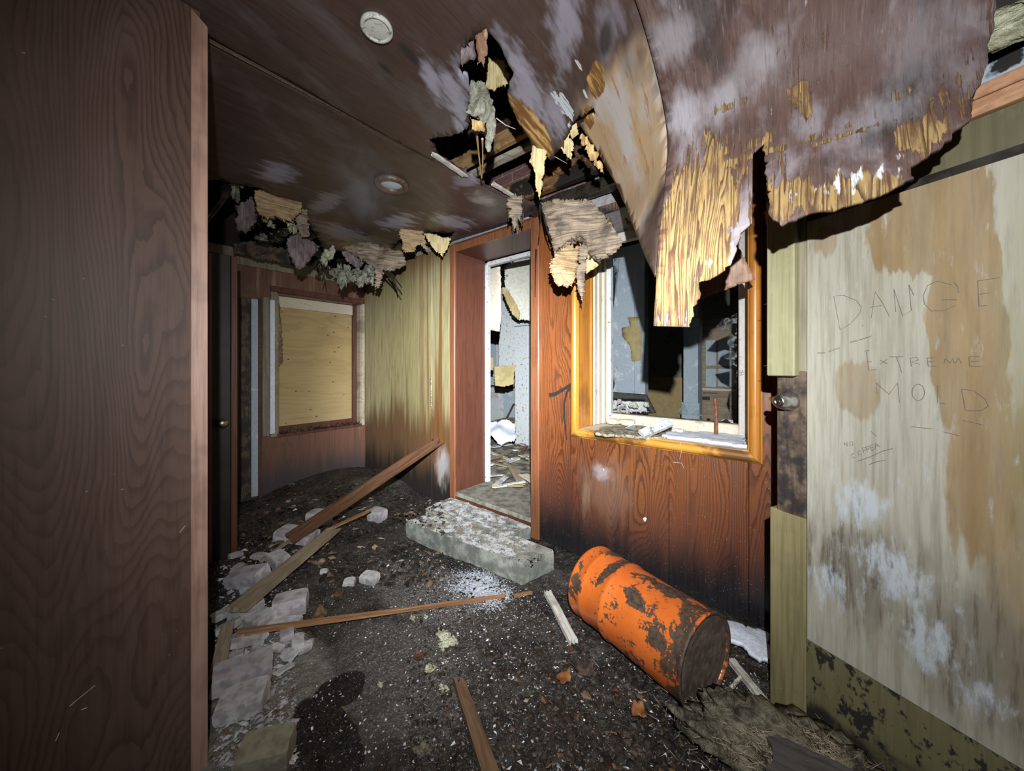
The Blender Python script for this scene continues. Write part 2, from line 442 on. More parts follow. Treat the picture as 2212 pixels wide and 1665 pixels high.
def wood(name, cols, axis=0, rough=.6, ring=7, scale=5, stretch=.12, line=.5, fine=.5, coord='Object', dirt=None, dirtcol=(.02, .015, .012), dscale=4, dlo=.5, dhi=.65, bump=.25):
    g = G(name, coord)
    c, f, l = grain(g, cols, axis, ring=ring, scale=scale, stretch=stretch, line=line, fine=fine)
    if coord == 'UV':
        sf = [160, 160, 160]; sf[axis] = 8
        fb = g.noise(g.map(tuple(sf)), 1.0, 5, .72)
        c = g.mix(g.math('MULTIPLY', g.mr(fb, .50, .68), .8), c, tuple(q*.8 for q in cols[0]))
        c = g.mix(g.math('MULTIPLY', g.mr(g.noise(g.co, 22, 5, .7), .5, .68), .55), c, tuple(q*1.1 for q in cols[0]))
        f = g.math('ADD', f, fb)
    if dirt:
        c = g.mix(g.math('MULTIPLY', g.mr(g.noise(g.co, dscale, 4, .62), dlo, dhi), dirt), c, dirtcol)
    return g.out(c, rough, g.bumpn(f, bump, .004))
def mat_ceiling():
    g = G('stained_ceiling_plywood', 'UV')
    c, f, l = grain(g, ((.024, .015, .013), (.056, .033, .027), (.072, .044, .037)), 1, ring=26, scale=2.2, stretch=.3, line=.35, fine=.2)
    gr = g.noise(g.map((2.6, 1.6, 1)), 1.3, 5, .65, .4)
    c = g.mix(g.math('MULTIPLY', g.mr(gr, .46, .70), .6), c, (.135, .115, .115))
    c = g.mix(g.math('MULTIPLY', g.mr(g.noise(g.map((2, 1.2, 1), loc=(5, 3, 0)), 1.2, 4), .56, .68), .7), c, (.03, .017, .014))
    st_ = g.noise(g.map((120, 7, 1)), 1.0, 5, .7)
    c = g.mix(g.math('MULTIPLY', g.mr(st_, .5, .75), .45), c, (.022, .013, .011))
    c = g.mix(g.math('MULTIPLY', g.mr(st_, .48, .25), .25), c, (.16, .12, .105))
    return g, c, f
def mat_ceilA():
    g, c, f = mat_ceiling()
    lil = (.36, .35, .42)
    for (px, py, ru, rv, k) in ((600, 375, .20, .12, .8), (700, 440, .30, .10, .55), (860, 480, .28, .14, .8), (980, 480, .16, .25, .8), (960, 300, .10, .12, .8), (1010, 390, .16, .10, .5), (740, 500, .2, .3, .5)):
        p = onZ(px, py, CZ)
        c = g.mix(g.math('MULTIPLY', g.blob((p.x, p.y, 0), (ru, rv, 1), .7, .9, 7, stretch=(3, 1, 1)), k), c, lil)
    for (px, py, ru, rv, k) in ((1040, 430, .10, .16, .7),):
        p = onZ(px, py, CZ)
        c = g.mix(g.math('MULTIPLY', g.blob((p.x, p.y, 0), (ru, rv, 1), .9, 1.2, 9, det=6), k), c, (.34, .33, .27))
    # bare torn timber along the rotted edge
    p = onZ(900, 520, CZ)
    c = g.mix(g.math('MULTIPLY', g.blob((-3.3, 1.9, 0), (.22, .55, 1), .4, .9, 9), .8), c, (.24, .14, .07))
    return g.out(c, .38, g.bumpn(f, .1, .003))
def mat_ceilB():
    g, c, f = mat_ceiling()
    S = lambda px, py: surf_uv(px, py, shiftB)
    lil = (.34, .33, .40)
    fu = g.noise(g.map((38, 5, 1)), 1.0, 4, .65)
    for (px, py, ru, rv, k) in ((930, 175, .10, .07, .9), (985, 215, .13, .13, .9), (1010, 170, .09, .09, .8), (1000, 290, .14, .08, .9), (1140, 200, .12, .18, .8), (1220, 50, .16, .12, .6), (1200, 240, .10, .12, .7), (1110, 130, .07, .12, .7), (1320, 60, .1, .1, .3)):
        u, v = S(px, py)
        c = g.mix(g.math('MULTIPLY', g.blob((u, v, 0), (ru, rv, 1), .8, .9, 9, stretch=(3, 1, 1)), k), c, lil)
    # pale back ply of the curled flap
    u, v = S(1350, 400)
    fl = g.blob((u, v, 0), (.36, .52, 1), .3, .35, 4)
    tan = g.mix(g.mr(g.noise(g.map((7, 3, 1)), 1, 4), .42, .65), (.42, .29, .17), (.46, .42, .40))
    tan = g.mix(g.mr(fu, .55, .7), tan, (.30, .16, .07))
    c = g.mix(fl, c, tan)
    gold = g.mix(g.mr(fu, .45, .62), (.17, .075, .022), (.50, .32, .11))
    for (px, py, ru, rv) in ((1130, 250, .055, .22), (1170, 300, .075, .10), (1290, 180, .05, .06), (1270, 255, .04, .05)):
        u, v = S(px, py)
        c = g.mix(g.blob((u, v, 0), (ru, rv, 1), .2, .9, 9, stretch=(2, .7, 1)), c, gold)
    wf = g.noise(g.map((60, 9, 1), loc=(3, 1, 0)), 1.0, 4, .65)
    for (px, py, ru, rv) in ((1222, 235, .05, .10), (1253, 145, .018, .045), (1264, 205, .015, .04), (1200, 215, .03, .06), (1230, 265, .03, .04)):
        u, v = S(px, py)
        b_ = g.blob((u, v, 0), (ru*1.2, rv*1.3, 1), .9, .8, 14, stretch=(2.2, .6, 1))
        c = g.mix(g.mr(g.math('ADD', g.math('MULTIPLY', b_, .42), wf), .80, .86), c, (.55, .59, .63))
    for (px, py, ru, rv) in ((1310, 85, .055, .05), (880, 115, .035, .06), (830, 150, .02, .05)):
        u, v = S(px, py)
        c = g.mix(g.math('MULTIPLY', g.blob((u, v, 0), (ru, rv, 1), .6, .5, 9), .85), c, (.02, .018, .02))
    return g.out(c, .42, g.bumpn(fu, .25, .004))
def mat_ceilC():
    g = G('delaminated_ceiling_plywood', 'UV')
    S = lambda px, py: surf_uv(px, py, shiftC)
    c, f, l = grain(g, ((.034, .017, .014), (.086, .048, .040), (.125, .075, .063)), 1, ring=18, scale=2.6, stretch=.3, line=.4, fine=.35)
    fu = g.noise(g.map((52, 5, 1)), 1.0, 4, .6)
    gn = g.noise(g.map((3.2, 1.5, 1), loc=(1, 2, 0)), 1.6, 5, .62, .3)
    c = g.mix(g.math('MULTIPLY', g.mr(gn, .48, .66), .75), c, (.27, .235, .25))
    c = g.mix(g.math('MULTIPLY', g.mr(g.noise(g.map((4, 1.6, 1), loc=(7, 1, 0)), 1.2, 4), .56, .66), .7), c, (.022, .016, .014))
    for (px, py, ru, rv, k_) in ((1480, 260, .07, .13, .85), (1560, 225, .10, .09, .7), (1745, 265, .05, .10, .6), (1450, 80, .10, .12, .6), (1640, 130, .1, .1, .45), (1900, 250, .12, .09, .5), (1980, 120, .1, .2, .35)):
        u, v = S(px, py)
        c = g.mix(g.math('MULTIPLY', g.blob((u, v, 0), (ru, rv, 1), .9, .9, 9, stretch=(3, 1, 1), det=6), k_), c, (.29, .265, .28))
    # bare golden ply where the face veneer has let go, following the grain
    n1 = g.noise(g.map((1, .055, 1)), 9.0, 3, .5, .2)
    rings = g.math('FRACT', g.math('ADD', g.math('MULTIPLY', n1, 30.0), g.math('MULTIPLY', fu, 1.1)))
    gold = g.mix(g.math('MULTIPLY', g.mr(rings, .3, .9), g.mr(rings, 1.0, .92)), (.30, .195, .075), (.07, .035, .018))
    fv = g.noise(g.map((150, 9, 1), loc=(4, 4, 0)), 1.0, 5, .72)
    gold = g.mix(g.math('MULTIPLY', g.mr(fu, .48, .66), .85), gold, (.10, .048, .028))
    gold = g.mix(g.math('MULTIPLY', g.mr(fv, .52, .68), .8), gold, (.07, .034, .02))
    gold = g.mix(g.math('MULTIPLY', g.mr(fv, .44, .28), .5), gold, (.50, .38, .18))
    c = g.mix(g.math('MULTIPLY', g.mr(fv, .52, .72), .55), c, (.03, .017, .015))
    c = g.mix(g.math('MULTIPLY', g.mr(fv, .46, .26), .35), c, (.30, .25, .23))
    field = g.noise(g.map((6.5, 1.7, 1), loc=(2, 9, 0)), 1.4, 5, .66, .6)
    u0, v0 = S(1480, 560); u1, v1 = S(1560, 400)
    depth = g.math('ADD', g.math('MULTIPLY', g.blob((u0, v0, 0), (.20, .46, 1), .8, .25, 5), .30), g.math('MULTIPLY', g.blob((u1, v1, 0), (.20, .34, 1), .8, .3, 5), .24))
    for (px, py, ru, rv, k) in ((1720, 230, .09, .09, .22), (1700, 420, .12, .07, .22), (1800, 430, .2, .07, .22), (1900, 395, .2, .06, .18), (1600, 220, .1, .02, .18), (1450, 140, .05, .10, .12), (1950, 300, .1, .08, .15), (2000, 300, .08, .08, .2), (1650, 330, .3, .02, .16), (1940, 205, .05, .04, .2), (1770, 90, .04, .07, .15), (1650, 300, .06, .07, .16), (1490, 155, .09, .015, .16), (1830, 140, .07, .02, .15), (1800, 300, .2, .012, .12), (2070, 200, .06, .14, .13), (1750, 180, .2, .02, .1)):
        u, v = S(px, py)
        depth = g.math('ADD', depth, g.math('MULTIPLY', g.blob((u, v, 0), (ru, rv, 1), .8, .5, 10, stretch=(2, 1, 1)), k))
    pk = g.math('ADD', g.math('ADD', field, depth), g.math('ADD', g.math('MULTIPLY', g.math('SUBTRACT', fu, .5), .5), g.math('MULTIPLY', g.math('SUBTRACT', fv, .5), .45)))
    gm = g.mr(pk, .655, .70)
    c = g.mix(gm, c, gold)
    # white mildew flecks near the torn hem
    wn = g.noise(g.map((30, 6, 1), loc=(3, 3, 0)), 1.0, 4, .6)
    wk = 0.0
    for (px, py, ru, rv) in ((1850, 380, .06, .09), (1780, 410, .14, .06), (1540, 570, .07, .035), (1920, 375, .10, .05), (1950, 345, .06, .05)):
        u, v = S(px, py)
        b = g.blob((u, v, 0), (ru, rv, 1), .9, .3, 8)
        wk = g.math('MAXIMUM', wk, b)
    c = g.mix(g.mr(g.math('ADD', wn, g.math('MULTIPLY', wk, .17)), .68, .76), c, (.58, .60, .58))
    h = g.math('SUBTRACT', g.math('MULTIPLY', fv, .7), gm)
    return g.out(c, g.mr(gm, 0, 1, .6, .8), g.bumpn(h, .6, .005), spec=.3)
def mat_door():
    g = G('graffitied_plywood')
    c, f, l = grain(g, ((.21, .18, .12), (.34, .31, .24), (.40, .38, .31)), 2, ring=12, scale=2.2, stretch=.12, line=.2, fine=.55)
    # brown water stain from the top
    P = lambda px, py: tuple(onP(px, py, DP, DN))
    st = (6, 6, .9)
    brown = g.mix(g.noise(g.map((30, 30, 5)), 1.0, 4, .6), (.15, .085, .028), (.31, .205, .085))
    wn = g.noise(g.map((26, 26, 3)), 1.0, 3, .6)
    m = g.blob(P(1990, 470), (.13, .13, .17), .08, .42, 7, stretch=st, det=4)
    m = g.math('MAXIMUM', m, g.blob(P(2085, 700), (.07, .07, .32), .08, .34, 6, stretch=st, det=4))
    m = g.math('MAXIMUM', m, g.blob(P(2120, 1000), (.075, .075, .30), .25, .45, 6, stretch=st, det=4))
    m = g.math('MAXIMUM', m, g.math('MULTIPLY', g.blob(P(1850, 840), (.06, .06, .10), .2, .5, 6, stretch=st), .6))
    m = g.math('MAXIMUM', m, g.math('MULTIPLY', g.blob(P(1780, 520), (.05, .05, .06), .4, .8, 9, stretch=st), .7))
    m = g.math('MAXIMUM', m, g.math('MULTIPLY', g.blob(P(2230, 1300), (.09, .09, .40), .5, .5, 6, stretch=st), .8))
    c = g.mix(g.math('MULTIPLY', m, g.mr(wn, .2, .8, .7, 1.0)), c, brown)
    c = g.mix(g.math('MULTIPLY', g.mr(wn, .55, .75), .3), c, (.20, .15, .08))
    # darker olive tone towards the right
    c = g.mix(g.math('MULTIPLY', g.blob(P(2260, 800), (.10, .10, .7), .8, .4, 5, stretch=st), .55), c, (.20, .18, .08))
    # dirt then white bloom low down
    d = g.math('MAXIMUM', g.blob(P(1860, 1230), (.22, .22, .24), .7, .6, 7, stretch=(3, 3, 1)), g.blob(P(2100, 1400), (.24, .24, .26), .7, .6, 7, stretch=(3, 3, 1)))
    c = g.mix(g.math('MULTIPLY', d, .72), c, (.15, .128, .098))
    fz_ = g.noise(g.map((60, 60, 5), loc=(1, 1, 1)), 1.0, 5, .7)
    c = g.mix(g.math('MULTIPLY', g.mr(fz_, .48, .66), g.mr(d, 0, 1, .22, .8)), c, (.10, .075, .045))
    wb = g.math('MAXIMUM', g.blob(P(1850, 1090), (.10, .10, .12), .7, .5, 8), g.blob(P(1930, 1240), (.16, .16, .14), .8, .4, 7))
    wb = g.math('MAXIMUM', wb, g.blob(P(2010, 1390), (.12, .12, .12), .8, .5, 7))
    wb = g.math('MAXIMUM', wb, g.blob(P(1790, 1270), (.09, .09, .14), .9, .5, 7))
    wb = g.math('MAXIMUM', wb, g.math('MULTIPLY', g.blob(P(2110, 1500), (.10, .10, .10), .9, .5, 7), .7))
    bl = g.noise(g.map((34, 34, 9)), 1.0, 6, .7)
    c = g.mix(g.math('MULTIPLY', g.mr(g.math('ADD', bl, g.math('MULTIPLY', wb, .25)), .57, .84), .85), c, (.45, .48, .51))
    sc = g.noise(g.map((40, 40, 12), loc=(2, 2, 2)), 1.0, 3)
    c = g.mix(g.math('MULTIPLY', g.mr(sc, .60, .72), g.math('MULTIPLY', d, .6)), c, (.04, .028, .02))
    return g.out(c, .65, g.bumpn(f, .15, .003))
def mat_olive(name='olive_plywood', k=.62):
    g = G(name)
    c, f, l = grain(g, ((.10*k, .085*k, .035*k), (.21*k, .18*k, .085*k), (.26*k, .225*k, .11*k)), 2, ring=7, scale=3, stretch=.2, line=.3, fine=.4)
    n = g.noise(g.map((1, 1, .7)), 22, 4, .65)
    c = g.mix(g.math('MULTIPLY', g.mr(n, .54, .60), g.mr(g.sep()[2], .62, .30)), c, (.022, .018, .014))
    x, y, z = g.sep()
    e = g.math('ADD', z, g.math('MULTIPLY', g.math('SUBTRACT', g.noise(g.co, 9, 4), .5), .28))
    c = g.mix(g.mr(e, .14, .05), c, (.02, .016, .013))
    return g.out(c, .6, g.bumpn(f, .12, .003))
def mat_drum():
    g = G('rusted_orange_paint')
    x, y, z = g.sep()
    n = g.noise(g.map((1, 1, 1)), 11, 6, .68, .4)
    fine = g.noise(g.co, 60, 4, .7)
    nearend = g.mr(x, .46, .58, 0, .16)
    topk = g.mr(z, .05, .18, 0, .03)
    k = g.math('ADD', g.math('ADD', n, nearend), g.math('MULTIPLY', g.math('SUBTRACT', fine, .5), .46))
    for c_, r_ in (((.17, -.02, .16), (.045, .13, .1)), ((.09, .05, .16), (.03, .08, .1)), ((.34, -.10, .13), (.07, .05, .12)), ((.42, .02, .17), (.10, .06, .1)), ((.05, -.15, .04), (.05, .06, .09)), ((.47, -.14, .06), (.06, .09, .08))):
        k = g.math('ADD', k, g.math('MULTIPLY', g.blob(c_, r_, .6, .7, 14), .16))
    k = g.math('ADD', k, topk)
    c = g.mix(g.mr(g.noise(g.co, 6, 4), .3, .7), (.42, .085, .014), (.54, .125, .02))
    c = g.mix(g.math('MULTIPLY', g.mr(fine, .55, .75), .5), c, (.20, .04, .01))
    rust = g.mix(g.mr(fine, .35, .65), (.022, .012, .009), (.075, .042, .022))
    m = g.mr(k, .575, .61)
    c = g.mix(m, c, rust)
    sp = g.mr(g.noise(g.co, 75, 1), .79, .81)
    c = g.mix(sp, c, (.7, .66, .55))
    return g.out(c, g.mr(m, 0, 1, .32, .7), g.bumpn(m, -.4, .003, g.bumpn(fine, .2, .002)))
def mat_floor():
    g = G('wet_littered_concrete')
    n1 = g.noise(g.co, 3.5, 6, .66); n2 = g.noise(g.co, 28, 5, .7); n3 = g.noise(g.co, 110, 3, .6)
    c = g.mix(g.mr(n1, .38, .64), (.014, .012, .011), (.068, .060, .052))
    c = g.mix(g.math('MULTIPLY', g.mr(n2, .5, .7), .7), c, (.085, .072, .058))
    P = lambda px, py: tuple(onZ(px, py, 0))
    def b(px, py, r, soft=.25, amp=.35, ns=5): return g.blob(P(px, py), (*r, 2), soft, amp, ns)
    # drier grey slab on the left and in the middle, wet black between
    grey = g.mix(g.mr(n2, .35, .65), (.15, .145, .122), (.235, .225, .19))
    slab = g.math('MAXIMUM', b(600, 1480, (.36, .24)), b(520, 1620, (.20, .12)))
    c = g.mix(slab, c, grey)
    mid = b(860, 1450, (.42, .24), .2, .25)
    c = g.mix(g.math('MULTIPLY', mid, .85), c, g.mix(g.mr(n3, .4, .6), (.07, .06, .054), (.135, .12, .108)))
    c = g.mix(g.math('MULTIPLY', b(900, 1270, (.5, .24), .3, .4), .85), c, g.mix(g.mr(n3, .42, .62), (.075, .068, .062), (.20, .19, .18)))
    pud = g.math('MAXIMUM', b(730, 1490, (.10, .10), .1, .5), b(700, 1590, (.24, .09), .1, .5))
    c = g.mix(pud, c, (.006, .005, .004))
    # frost dusting near the step
    fr = g.blob(P(1035, 1268), (.36, .24, 2), 1.0, .35, 8)
    c = g.mix(g.mr(g.math('ADD', n3, g.math('MULTIPLY', fr, .34)), .62, .76), c, (.60, .64, .71))
    fr2 = g.blob(P(950, 1330), (.9, .5, 2), 1.0, .2, 4)
    sp = g.noise(g.co, 220, 2, .6)
    c = g.mix(g.math('MULTIPLY', g.mr(g.math('ADD', sp, g.math('MULTIPLY', fr2, .10)), .70, .75), .8), c, (.42, .42, .42))
    wet = g.mr(g.noise(g.co, 12, 4), .4, .62, .10, .55)
    return g.out(c, wet, g.bumpn(n2, .9, .02, g.bumpn(n3, .8, .008)))
def mat_concrete():
    g = G('old_concrete')
    n = g.noise(g.co, 9, 6, .65); n2 = g.noise(g.co, 90, 3)
    c = g.mix(g.mr(n, .4, .62), (.13, .135, .115), (.30, .31, .27))
    c = g.mix(g.math('MULTIPLY', g.mr(n2, .5, .7), .35), c, (.10, .09, .08))
    z = g.sep()[2]
    geo = g.t.nodes.new('ShaderNodeNewGeometry'); nz = g.sep(geo.outputs['Normal'])[2]
    fr = g.noise(g.co, 14, 5, .7)
    gran = g.noise(g.co, 150, 2)
    k = g.math('ADD', fr, g.math('MULTIPLY', g.math('SUBTRACT', gran, .5), .5))
    x = g.sep()[0]
    k = g.math('ADD', k, g.mr(x, -1.42, -1.32, 0, -.15))
    c = g.mix(g.math('MULTIPLY', g.mr(k, .44, .56), g.mr(nz, .5, .8)), c, (.62, .64, .66))
    c = g.mix(g.math('MULTIPLY', g.mr(g.noise(g.co, 30, 4), .55, .63), g.mr(nz, .5, .8)), c, (.30, .24, .14))
    return g.out(c, .8, g.bumpn(n2, .5, .004, g.bumpn(n, .3, .01)))
def plain(name, col, col2=None, sc=12, rough=.7, det=4, bump=.2, coord='Object', metal=0, lo=.4, hi=.62):
    g = G(name, coord); n = g.noise(g.co, sc, det, .62)
    c = g.mix(g.mr(n, lo, hi), col, col2 or tuple(q*.6 for q in col))
    return g.out(c, rough, g.bumpn(n, bump, .006), metal)
def mat_peel(name, base, under, amount=.5, sc=7):
    g = G(name); n = g.noise(g.co, sc, 6, .7, .3); n2 = g.noise(g.co, 40, 3)
    e = g.math('ADD', n, g.math('MULTIPLY', g.math('SUBTRACT', n2, .5), .12))
    m = g.mr(e, 1-amount-.005, 1-amount+.012)
    c = g.mix(g.mr(n2, .4, .7), base, tuple(q*.88 for q in base))
    c = g.mix(m, c, under)
    return g.out(c, .6, g.bumpn(m, -.6, .003, g.bumpn(n2, .35, .01)))
def mat_wallpaper():
    g = G('rose_wallpaper'); v = g.voro(g.co, 9.0)
    n = g.noise(g.co, 30, 3)
    c = g.mix(g.mr(n, .4, .7), (.62, .60, .52), (.50, .48, .40))
    sp = g.math('ADD', v, g.math('MULTIPLY', n, .35))
    c = g.mix(g.mr(sp, .34, .29), c, (.22, .25, .18))
    c = g.mix(g.mr(sp, .26, .22), c, (.52, .16, .16))
    return g.out(c, .8)
def mat_glass():
    g = G('dirty_glass')
    g.b.inputs['Transmission Weight'].default_value = 1.0; g.b.inputs['IOR'].default_value = 1.45
    n = g.noise(g.co, 25, 4)
    return g.out((.88, .94, .96), g.mr(n, .45, .7, .05, .45))
def fluffy(name, a, b, sc=18):
    g = G(name); n = g.noise(g.map((1, 1, 1)), sc, 6, .75, 1.2)
    return g.out(g.mix(g.mr(n, .36, .64), a, b), .95, g.bumpn(n, 1.0, .03), spec=.1)

DP = Vector((-.006, 1.644, 0)); DD = Vector((.896, -.444, 0)); DN = Vector((-.444, -.896, 0))
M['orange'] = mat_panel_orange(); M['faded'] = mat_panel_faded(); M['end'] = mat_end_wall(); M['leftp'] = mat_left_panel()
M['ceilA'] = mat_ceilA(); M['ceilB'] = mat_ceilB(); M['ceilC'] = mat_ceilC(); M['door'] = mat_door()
M['olive'] = mat_olive(); M['oliveheader'] = mat_olive('olive_header_plywood', .5); M['drum'] = mat_drum(); M['floor'] = mat_floor(); M['conc'] = mat_concrete()
M['trimstrip'] = wood('scuffed_brown_strip', ((.14, .066, .045), (.33, .185, .13), (.40, .25, .185)), 2, .5, stretch=.1, dirt=.5, dirtcol=(.13, .07, .05), dscale=3)
M['casing'] = wood('brown_casing', ((.07, .022, .010), (.18, .066, .028), (.23, .09, .04)), 2, .38, stretch=.1)
M['jamb'] = wood('red_brown_jamb', ((.045, .014, .009), (.095, .032, .019), (.12, .044, .026)), 2, .4, stretch=.1)
M['amber'] = wood('amber_varnish', ((.26, .085, .010), (.46, .18, .02), (.52, .22, .03)), 2, .3, stretch=.08, line=.25)
M['amber_h'] = wood('amber_varnish_sill', ((.22, .07, .012), (.50, .20, .03), (.60, .28, .045)), 0, .35, stretch=.08, line=.3, dirt=.75, dirtcol=(.05, .022, .012), dscale=5, dlo=.42, dhi=.56)
M['amber_d'] = wood('worn_amber_varnish', ((.26, .08, .012), (.46, .18, .03), (.52, .23, .04)), 2, .35, stretch=.08, line=.25, dirt=.5, dirtcol=(.12, .045, .02), dscale=4)
M['cream'] = mat_peel('cream_peeling_paint', (.62, .55, .43), (.40, .36, .30), .36, 12)
M['greyframe'] = mat_peel('grey_peeling_paint', (.52, .48, .43), (.30, .26, .22), .38, 14)
M['white'] = mat_peel('white_peeling_paint', (.56, .59, .60), (.24, .23, .20), .40, 24)
M['blue'] = mat_peel('blue_grey_peeling_paint', (.40, .48, .54), (.58, .62, .64), .40, 6)
M['roomwall'] = mat_peel('dirty_room_plaster', (.30, .29, .24), (.15, .13, .10), .42, 3)
M['ply_new'] = wood('yellow_plywood_board', ((.26, .165, .06), (.42, .30, .13), (.46, .35, .17)), 1, .6, ring=5, scale=2.5, stretch=.15, line=.4, fine=.3)
M['lumber'] = wood('pale_green_lumber', ((.15, .13, .055), (.26, .24, .125), (.30, .28, .16)), 2, .6, ring=6, scale=9, stretch=.08, line=.25, fine=.4, dirt=.3, dirtcol=(.36, .31, .16), dscale=18)
M['rotpost'] = wood('rotten_black_brown_post', ((.016, .012, .011), (.105, .070, .045), (.17, .115, .070)), 2, .65, ring=16, scale=8, stretch=.1, line=.7, dirt=.92, dirtcol=(.014, .011, .012), dscale=9, dlo=.40, dhi=.58)
M['post_lo'] = wood('mossy_post', ((.095, .078, .03), (.195, .165, .072), (.235, .20, .095)), 2, .6, ring=5, scale=8, stretch=.1, line=.3, dirt=.3, dirtcol=(.14, .11, .06), dscale=9)
M['stileside'] = wood('weathered_stile', ((.10, .085, .055), (.22, .19, .12), (.26, .23, .16)), 2, .7, stretch=.08)
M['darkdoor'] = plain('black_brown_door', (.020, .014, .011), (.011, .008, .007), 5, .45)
M['timber'] = wood('attic_timber', ((.20, .09, .03), (.42, .22, .085), (.50, .31, .14)), 0, .65, ring=6, scale=6, stretch=.1, dirt=.65, dirtcol=(.10, .06, .035), dscale=3)
M['palet'] = wood('grey_attic_timber', ((.22, .18, .12), (.42, .36, .26), (.48, .43, .33)), 0, .7, stretch=.1, dirt=.6, dirtcol=(.12, .09, .06), dscale=4)
M['rotbeam'] = wood('rotten_orange_black_beam', ((.02, .012, .008), (.30, .13, .04), (.40, .20, .07)), 0, .6, ring=8, scale=6, stretch=.12, line=.6, dirt=1., dirtcol=(.018, .014, .012), dscale=5, dlo=.42, dhi=.56)
M['brick'] = plain('red_brown_brick', (.15, .066, .058), (.20, .095, .080), 40, .8)
M['mortar'] = plain('grey_mortar', (.34, .31, .30), (.24, .22, .22), 30, .9)
M['greybrick'] = plain('grey_dusty_brick', (.44, .41, .42), (.27, .235, .25), 16, .85, det=6, bump=.8)
M['tanbrick'] = plain('olive_dusty_brick', (.26, .23, .16), (.16, .135, .095), 14, .85, det=6, bump=.7)
M['plaster'] = plain('broken_grey_plaster', (.52, .51, .50), (.30, .28, .27), 16, .9, det=6, bump=.8)
M['rottan'] = wood('torn_tan_ply', ((.10, .05, .02), (.36, .23, .11), (.46, .32, .17)), 0, .75, ring=12, scale=9, stretch=.15, line=.6, fine=.6, coord='UV', bump=.7)
M['rotgrey'] = wood('torn_grey_brown_ply', ((.045, .030, .024), (.20, .14, .095), (.33, .25, .17)), 0, .7, ring=14, scale=8, stretch=.15, line=.7, fine=.7, coord='UV', bump=.8, dirt=.5, dirtcol=(.05, .04, .04), dscale=9)
M['rotpurple'] = wood('torn_purple_brown_ply', ((.035, .022, .022), (.12, .075, .070), (.20, .15, .15)), 1, .55, ring=10, scale=7, stretch=.2, line=.5, fine=.5, coord='UV', bump=.5)
M['yellowply'] = wood('bare_yellow_splinter', ((.34, .24, .09), (.58, .46, .21), (.64, .53, .28)), 1, .7, ring=6, scale=12, stretch=.05, line=.4, fine=.6, coord='UV')
M['redscrap'] = wood('red_brown_offcut', ((.11, .045, .025), (.27, .13, .075), (.32, .18, .11)), 1, .5, stretch=.1, coord='UV')
M['goldtorn'] = wood('torn_gold_ply', ((.14, .06, .02), (.46, .29, .10), (.56, .38, .15)), 1, .75, ring=12, scale=9, stretch=.12, line=.6, fine=.7, coord='UV', bump=.7)
M['fluff'] = fluffy('grey_green_insulation', (.44, .43, .34), (.17, .165, .13))
M['fluffy_y'] = fluffy('pale_yellow_insulation', (.66, .66, .48), (.34, .33, .20), 12)
M['straw'] = fluffy('muddy_straw_insulation', (.27, .23, .16), (.05, .042, .032), 14)
M['dark'] = plain('black_rot_and_gaps', (.014, .011, .009), (.032, .026, .020), 18, .35)
M['plankdark'] = wood('wet_dark_plank', ((.018, .010, .007), (.085, .040, .022), (.14, .068, .038)), 0, .35, scale=9, stretch=.06)
M['planktan'] = wood('dusty_tan_plank', ((.14, .10, .065), (.29, .225, .15), (.35, .28, .19)), 0, .7, scale=9, stretch=.06, dirt=.4, dirtcol=(.15, .11, .07))
M['lath'] = wood('orange_brown_lath', ((.08, .03, .012), (.27, .12, .05), (.33, .17, .08)), 0, .5, scale=10, stretch=.05)
M['stick'] = wood('brown_old_stick', ((.03, .016, .009), (.12, .065, .03), (.17, .10, .05)), 0, .6, scale=12, stretch=.06)
M['whitewood'] = wood('flaking_white_stick', ((.28, .24, .18), (.55, .53, .47), (.62, .61, .57)), 0, .6, scale=14, stretch=.05, dirt=.5, dirtcol=(.24, .19, .13), dscale=14)
M['snow'] = plain('granular_snow', (.78, .82, .90), (.64, .68, .78), 60, .7, bump=.6)
M['dirtysill'] = plain('litter_crumbs', (.42, .38, .28), (.12, .095, .065), 45, .85, bump=.6)
M['steel'] = plain('brushed_steel', (.60, .61, .62), (.48, .49, .50), 60, .25, metal=1., bump=.03)
M['brass'] = plain('dull_brass', (.42, .40, .22), (.30, .27, .15), 30, .4, metal=1., bump=.05)
M['ink'] = plain('pencil_line', (.10, .085, .07), (.13, .11, .09), 40, .8)
M['spray'] = plain('black_spray_paint', (.010, .007, .006), (.04, .016, .009), 160, .95, lo=.5, hi=.75)
M['glass'] = mat_glass()
M['paper'] = plain('peeling_cardboard', (.40, .33, .15), (.32, .25, .11), 8, .8)
M['wallpaper'] = mat_wallpaper()
M['fixture'] = plain('rusty_brown_ring', (.085, .045, .03), (.13, .08, .055), 60, .4, bump=.5)
M['lens'] = plain('frosted_lamp_glass', (.62, .70, .72), (.50, .60, .64), 6, .25, bump=.02)
M['disc'] = plain('pale_spotted_disc', (.46, .46, .40), (.20, .19, .16), 60, .7, lo=.52, hi=.66)
M['rustmetal'] = plain('rusty_metal', (.24, .085, .03), (.12, .045, .02), 40, .6)
M['roomfloor'] = plain('littered_room_floor', (.26, .235, .18), (.075, .062, .045), 9, .85, det=6, bump=.6)
M['roomceil'] = plain('collapsed_dark_ceiling', (.07, .065, .055), (.03, .028, .024), 6, .9, bump=.5)
M['black'] = plain('black_cloth', (.012, .011, .010), (.02, .018, .016), 20, .7)
M['leaf'] = plain('dead_leaf', (.26, .10, .025), (.14, .05, .015), 20, .6)
M['rawplate'] = wood('raw_orange_plate', ((.18, .07, .03), (.40, .19, .095), (.46, .25, .14)), 0, .5, stretch=.1)
M['felt'] = plain('frosted_black_felt', (.35, .40, .44), (.012, .011, .011), 14, .5, lo=.46, hi=.56)
M['dusty'] = plain('dust_grey_threshold', (.25, .24, .20), (.13, .115, .085), 16, .85, det=6)
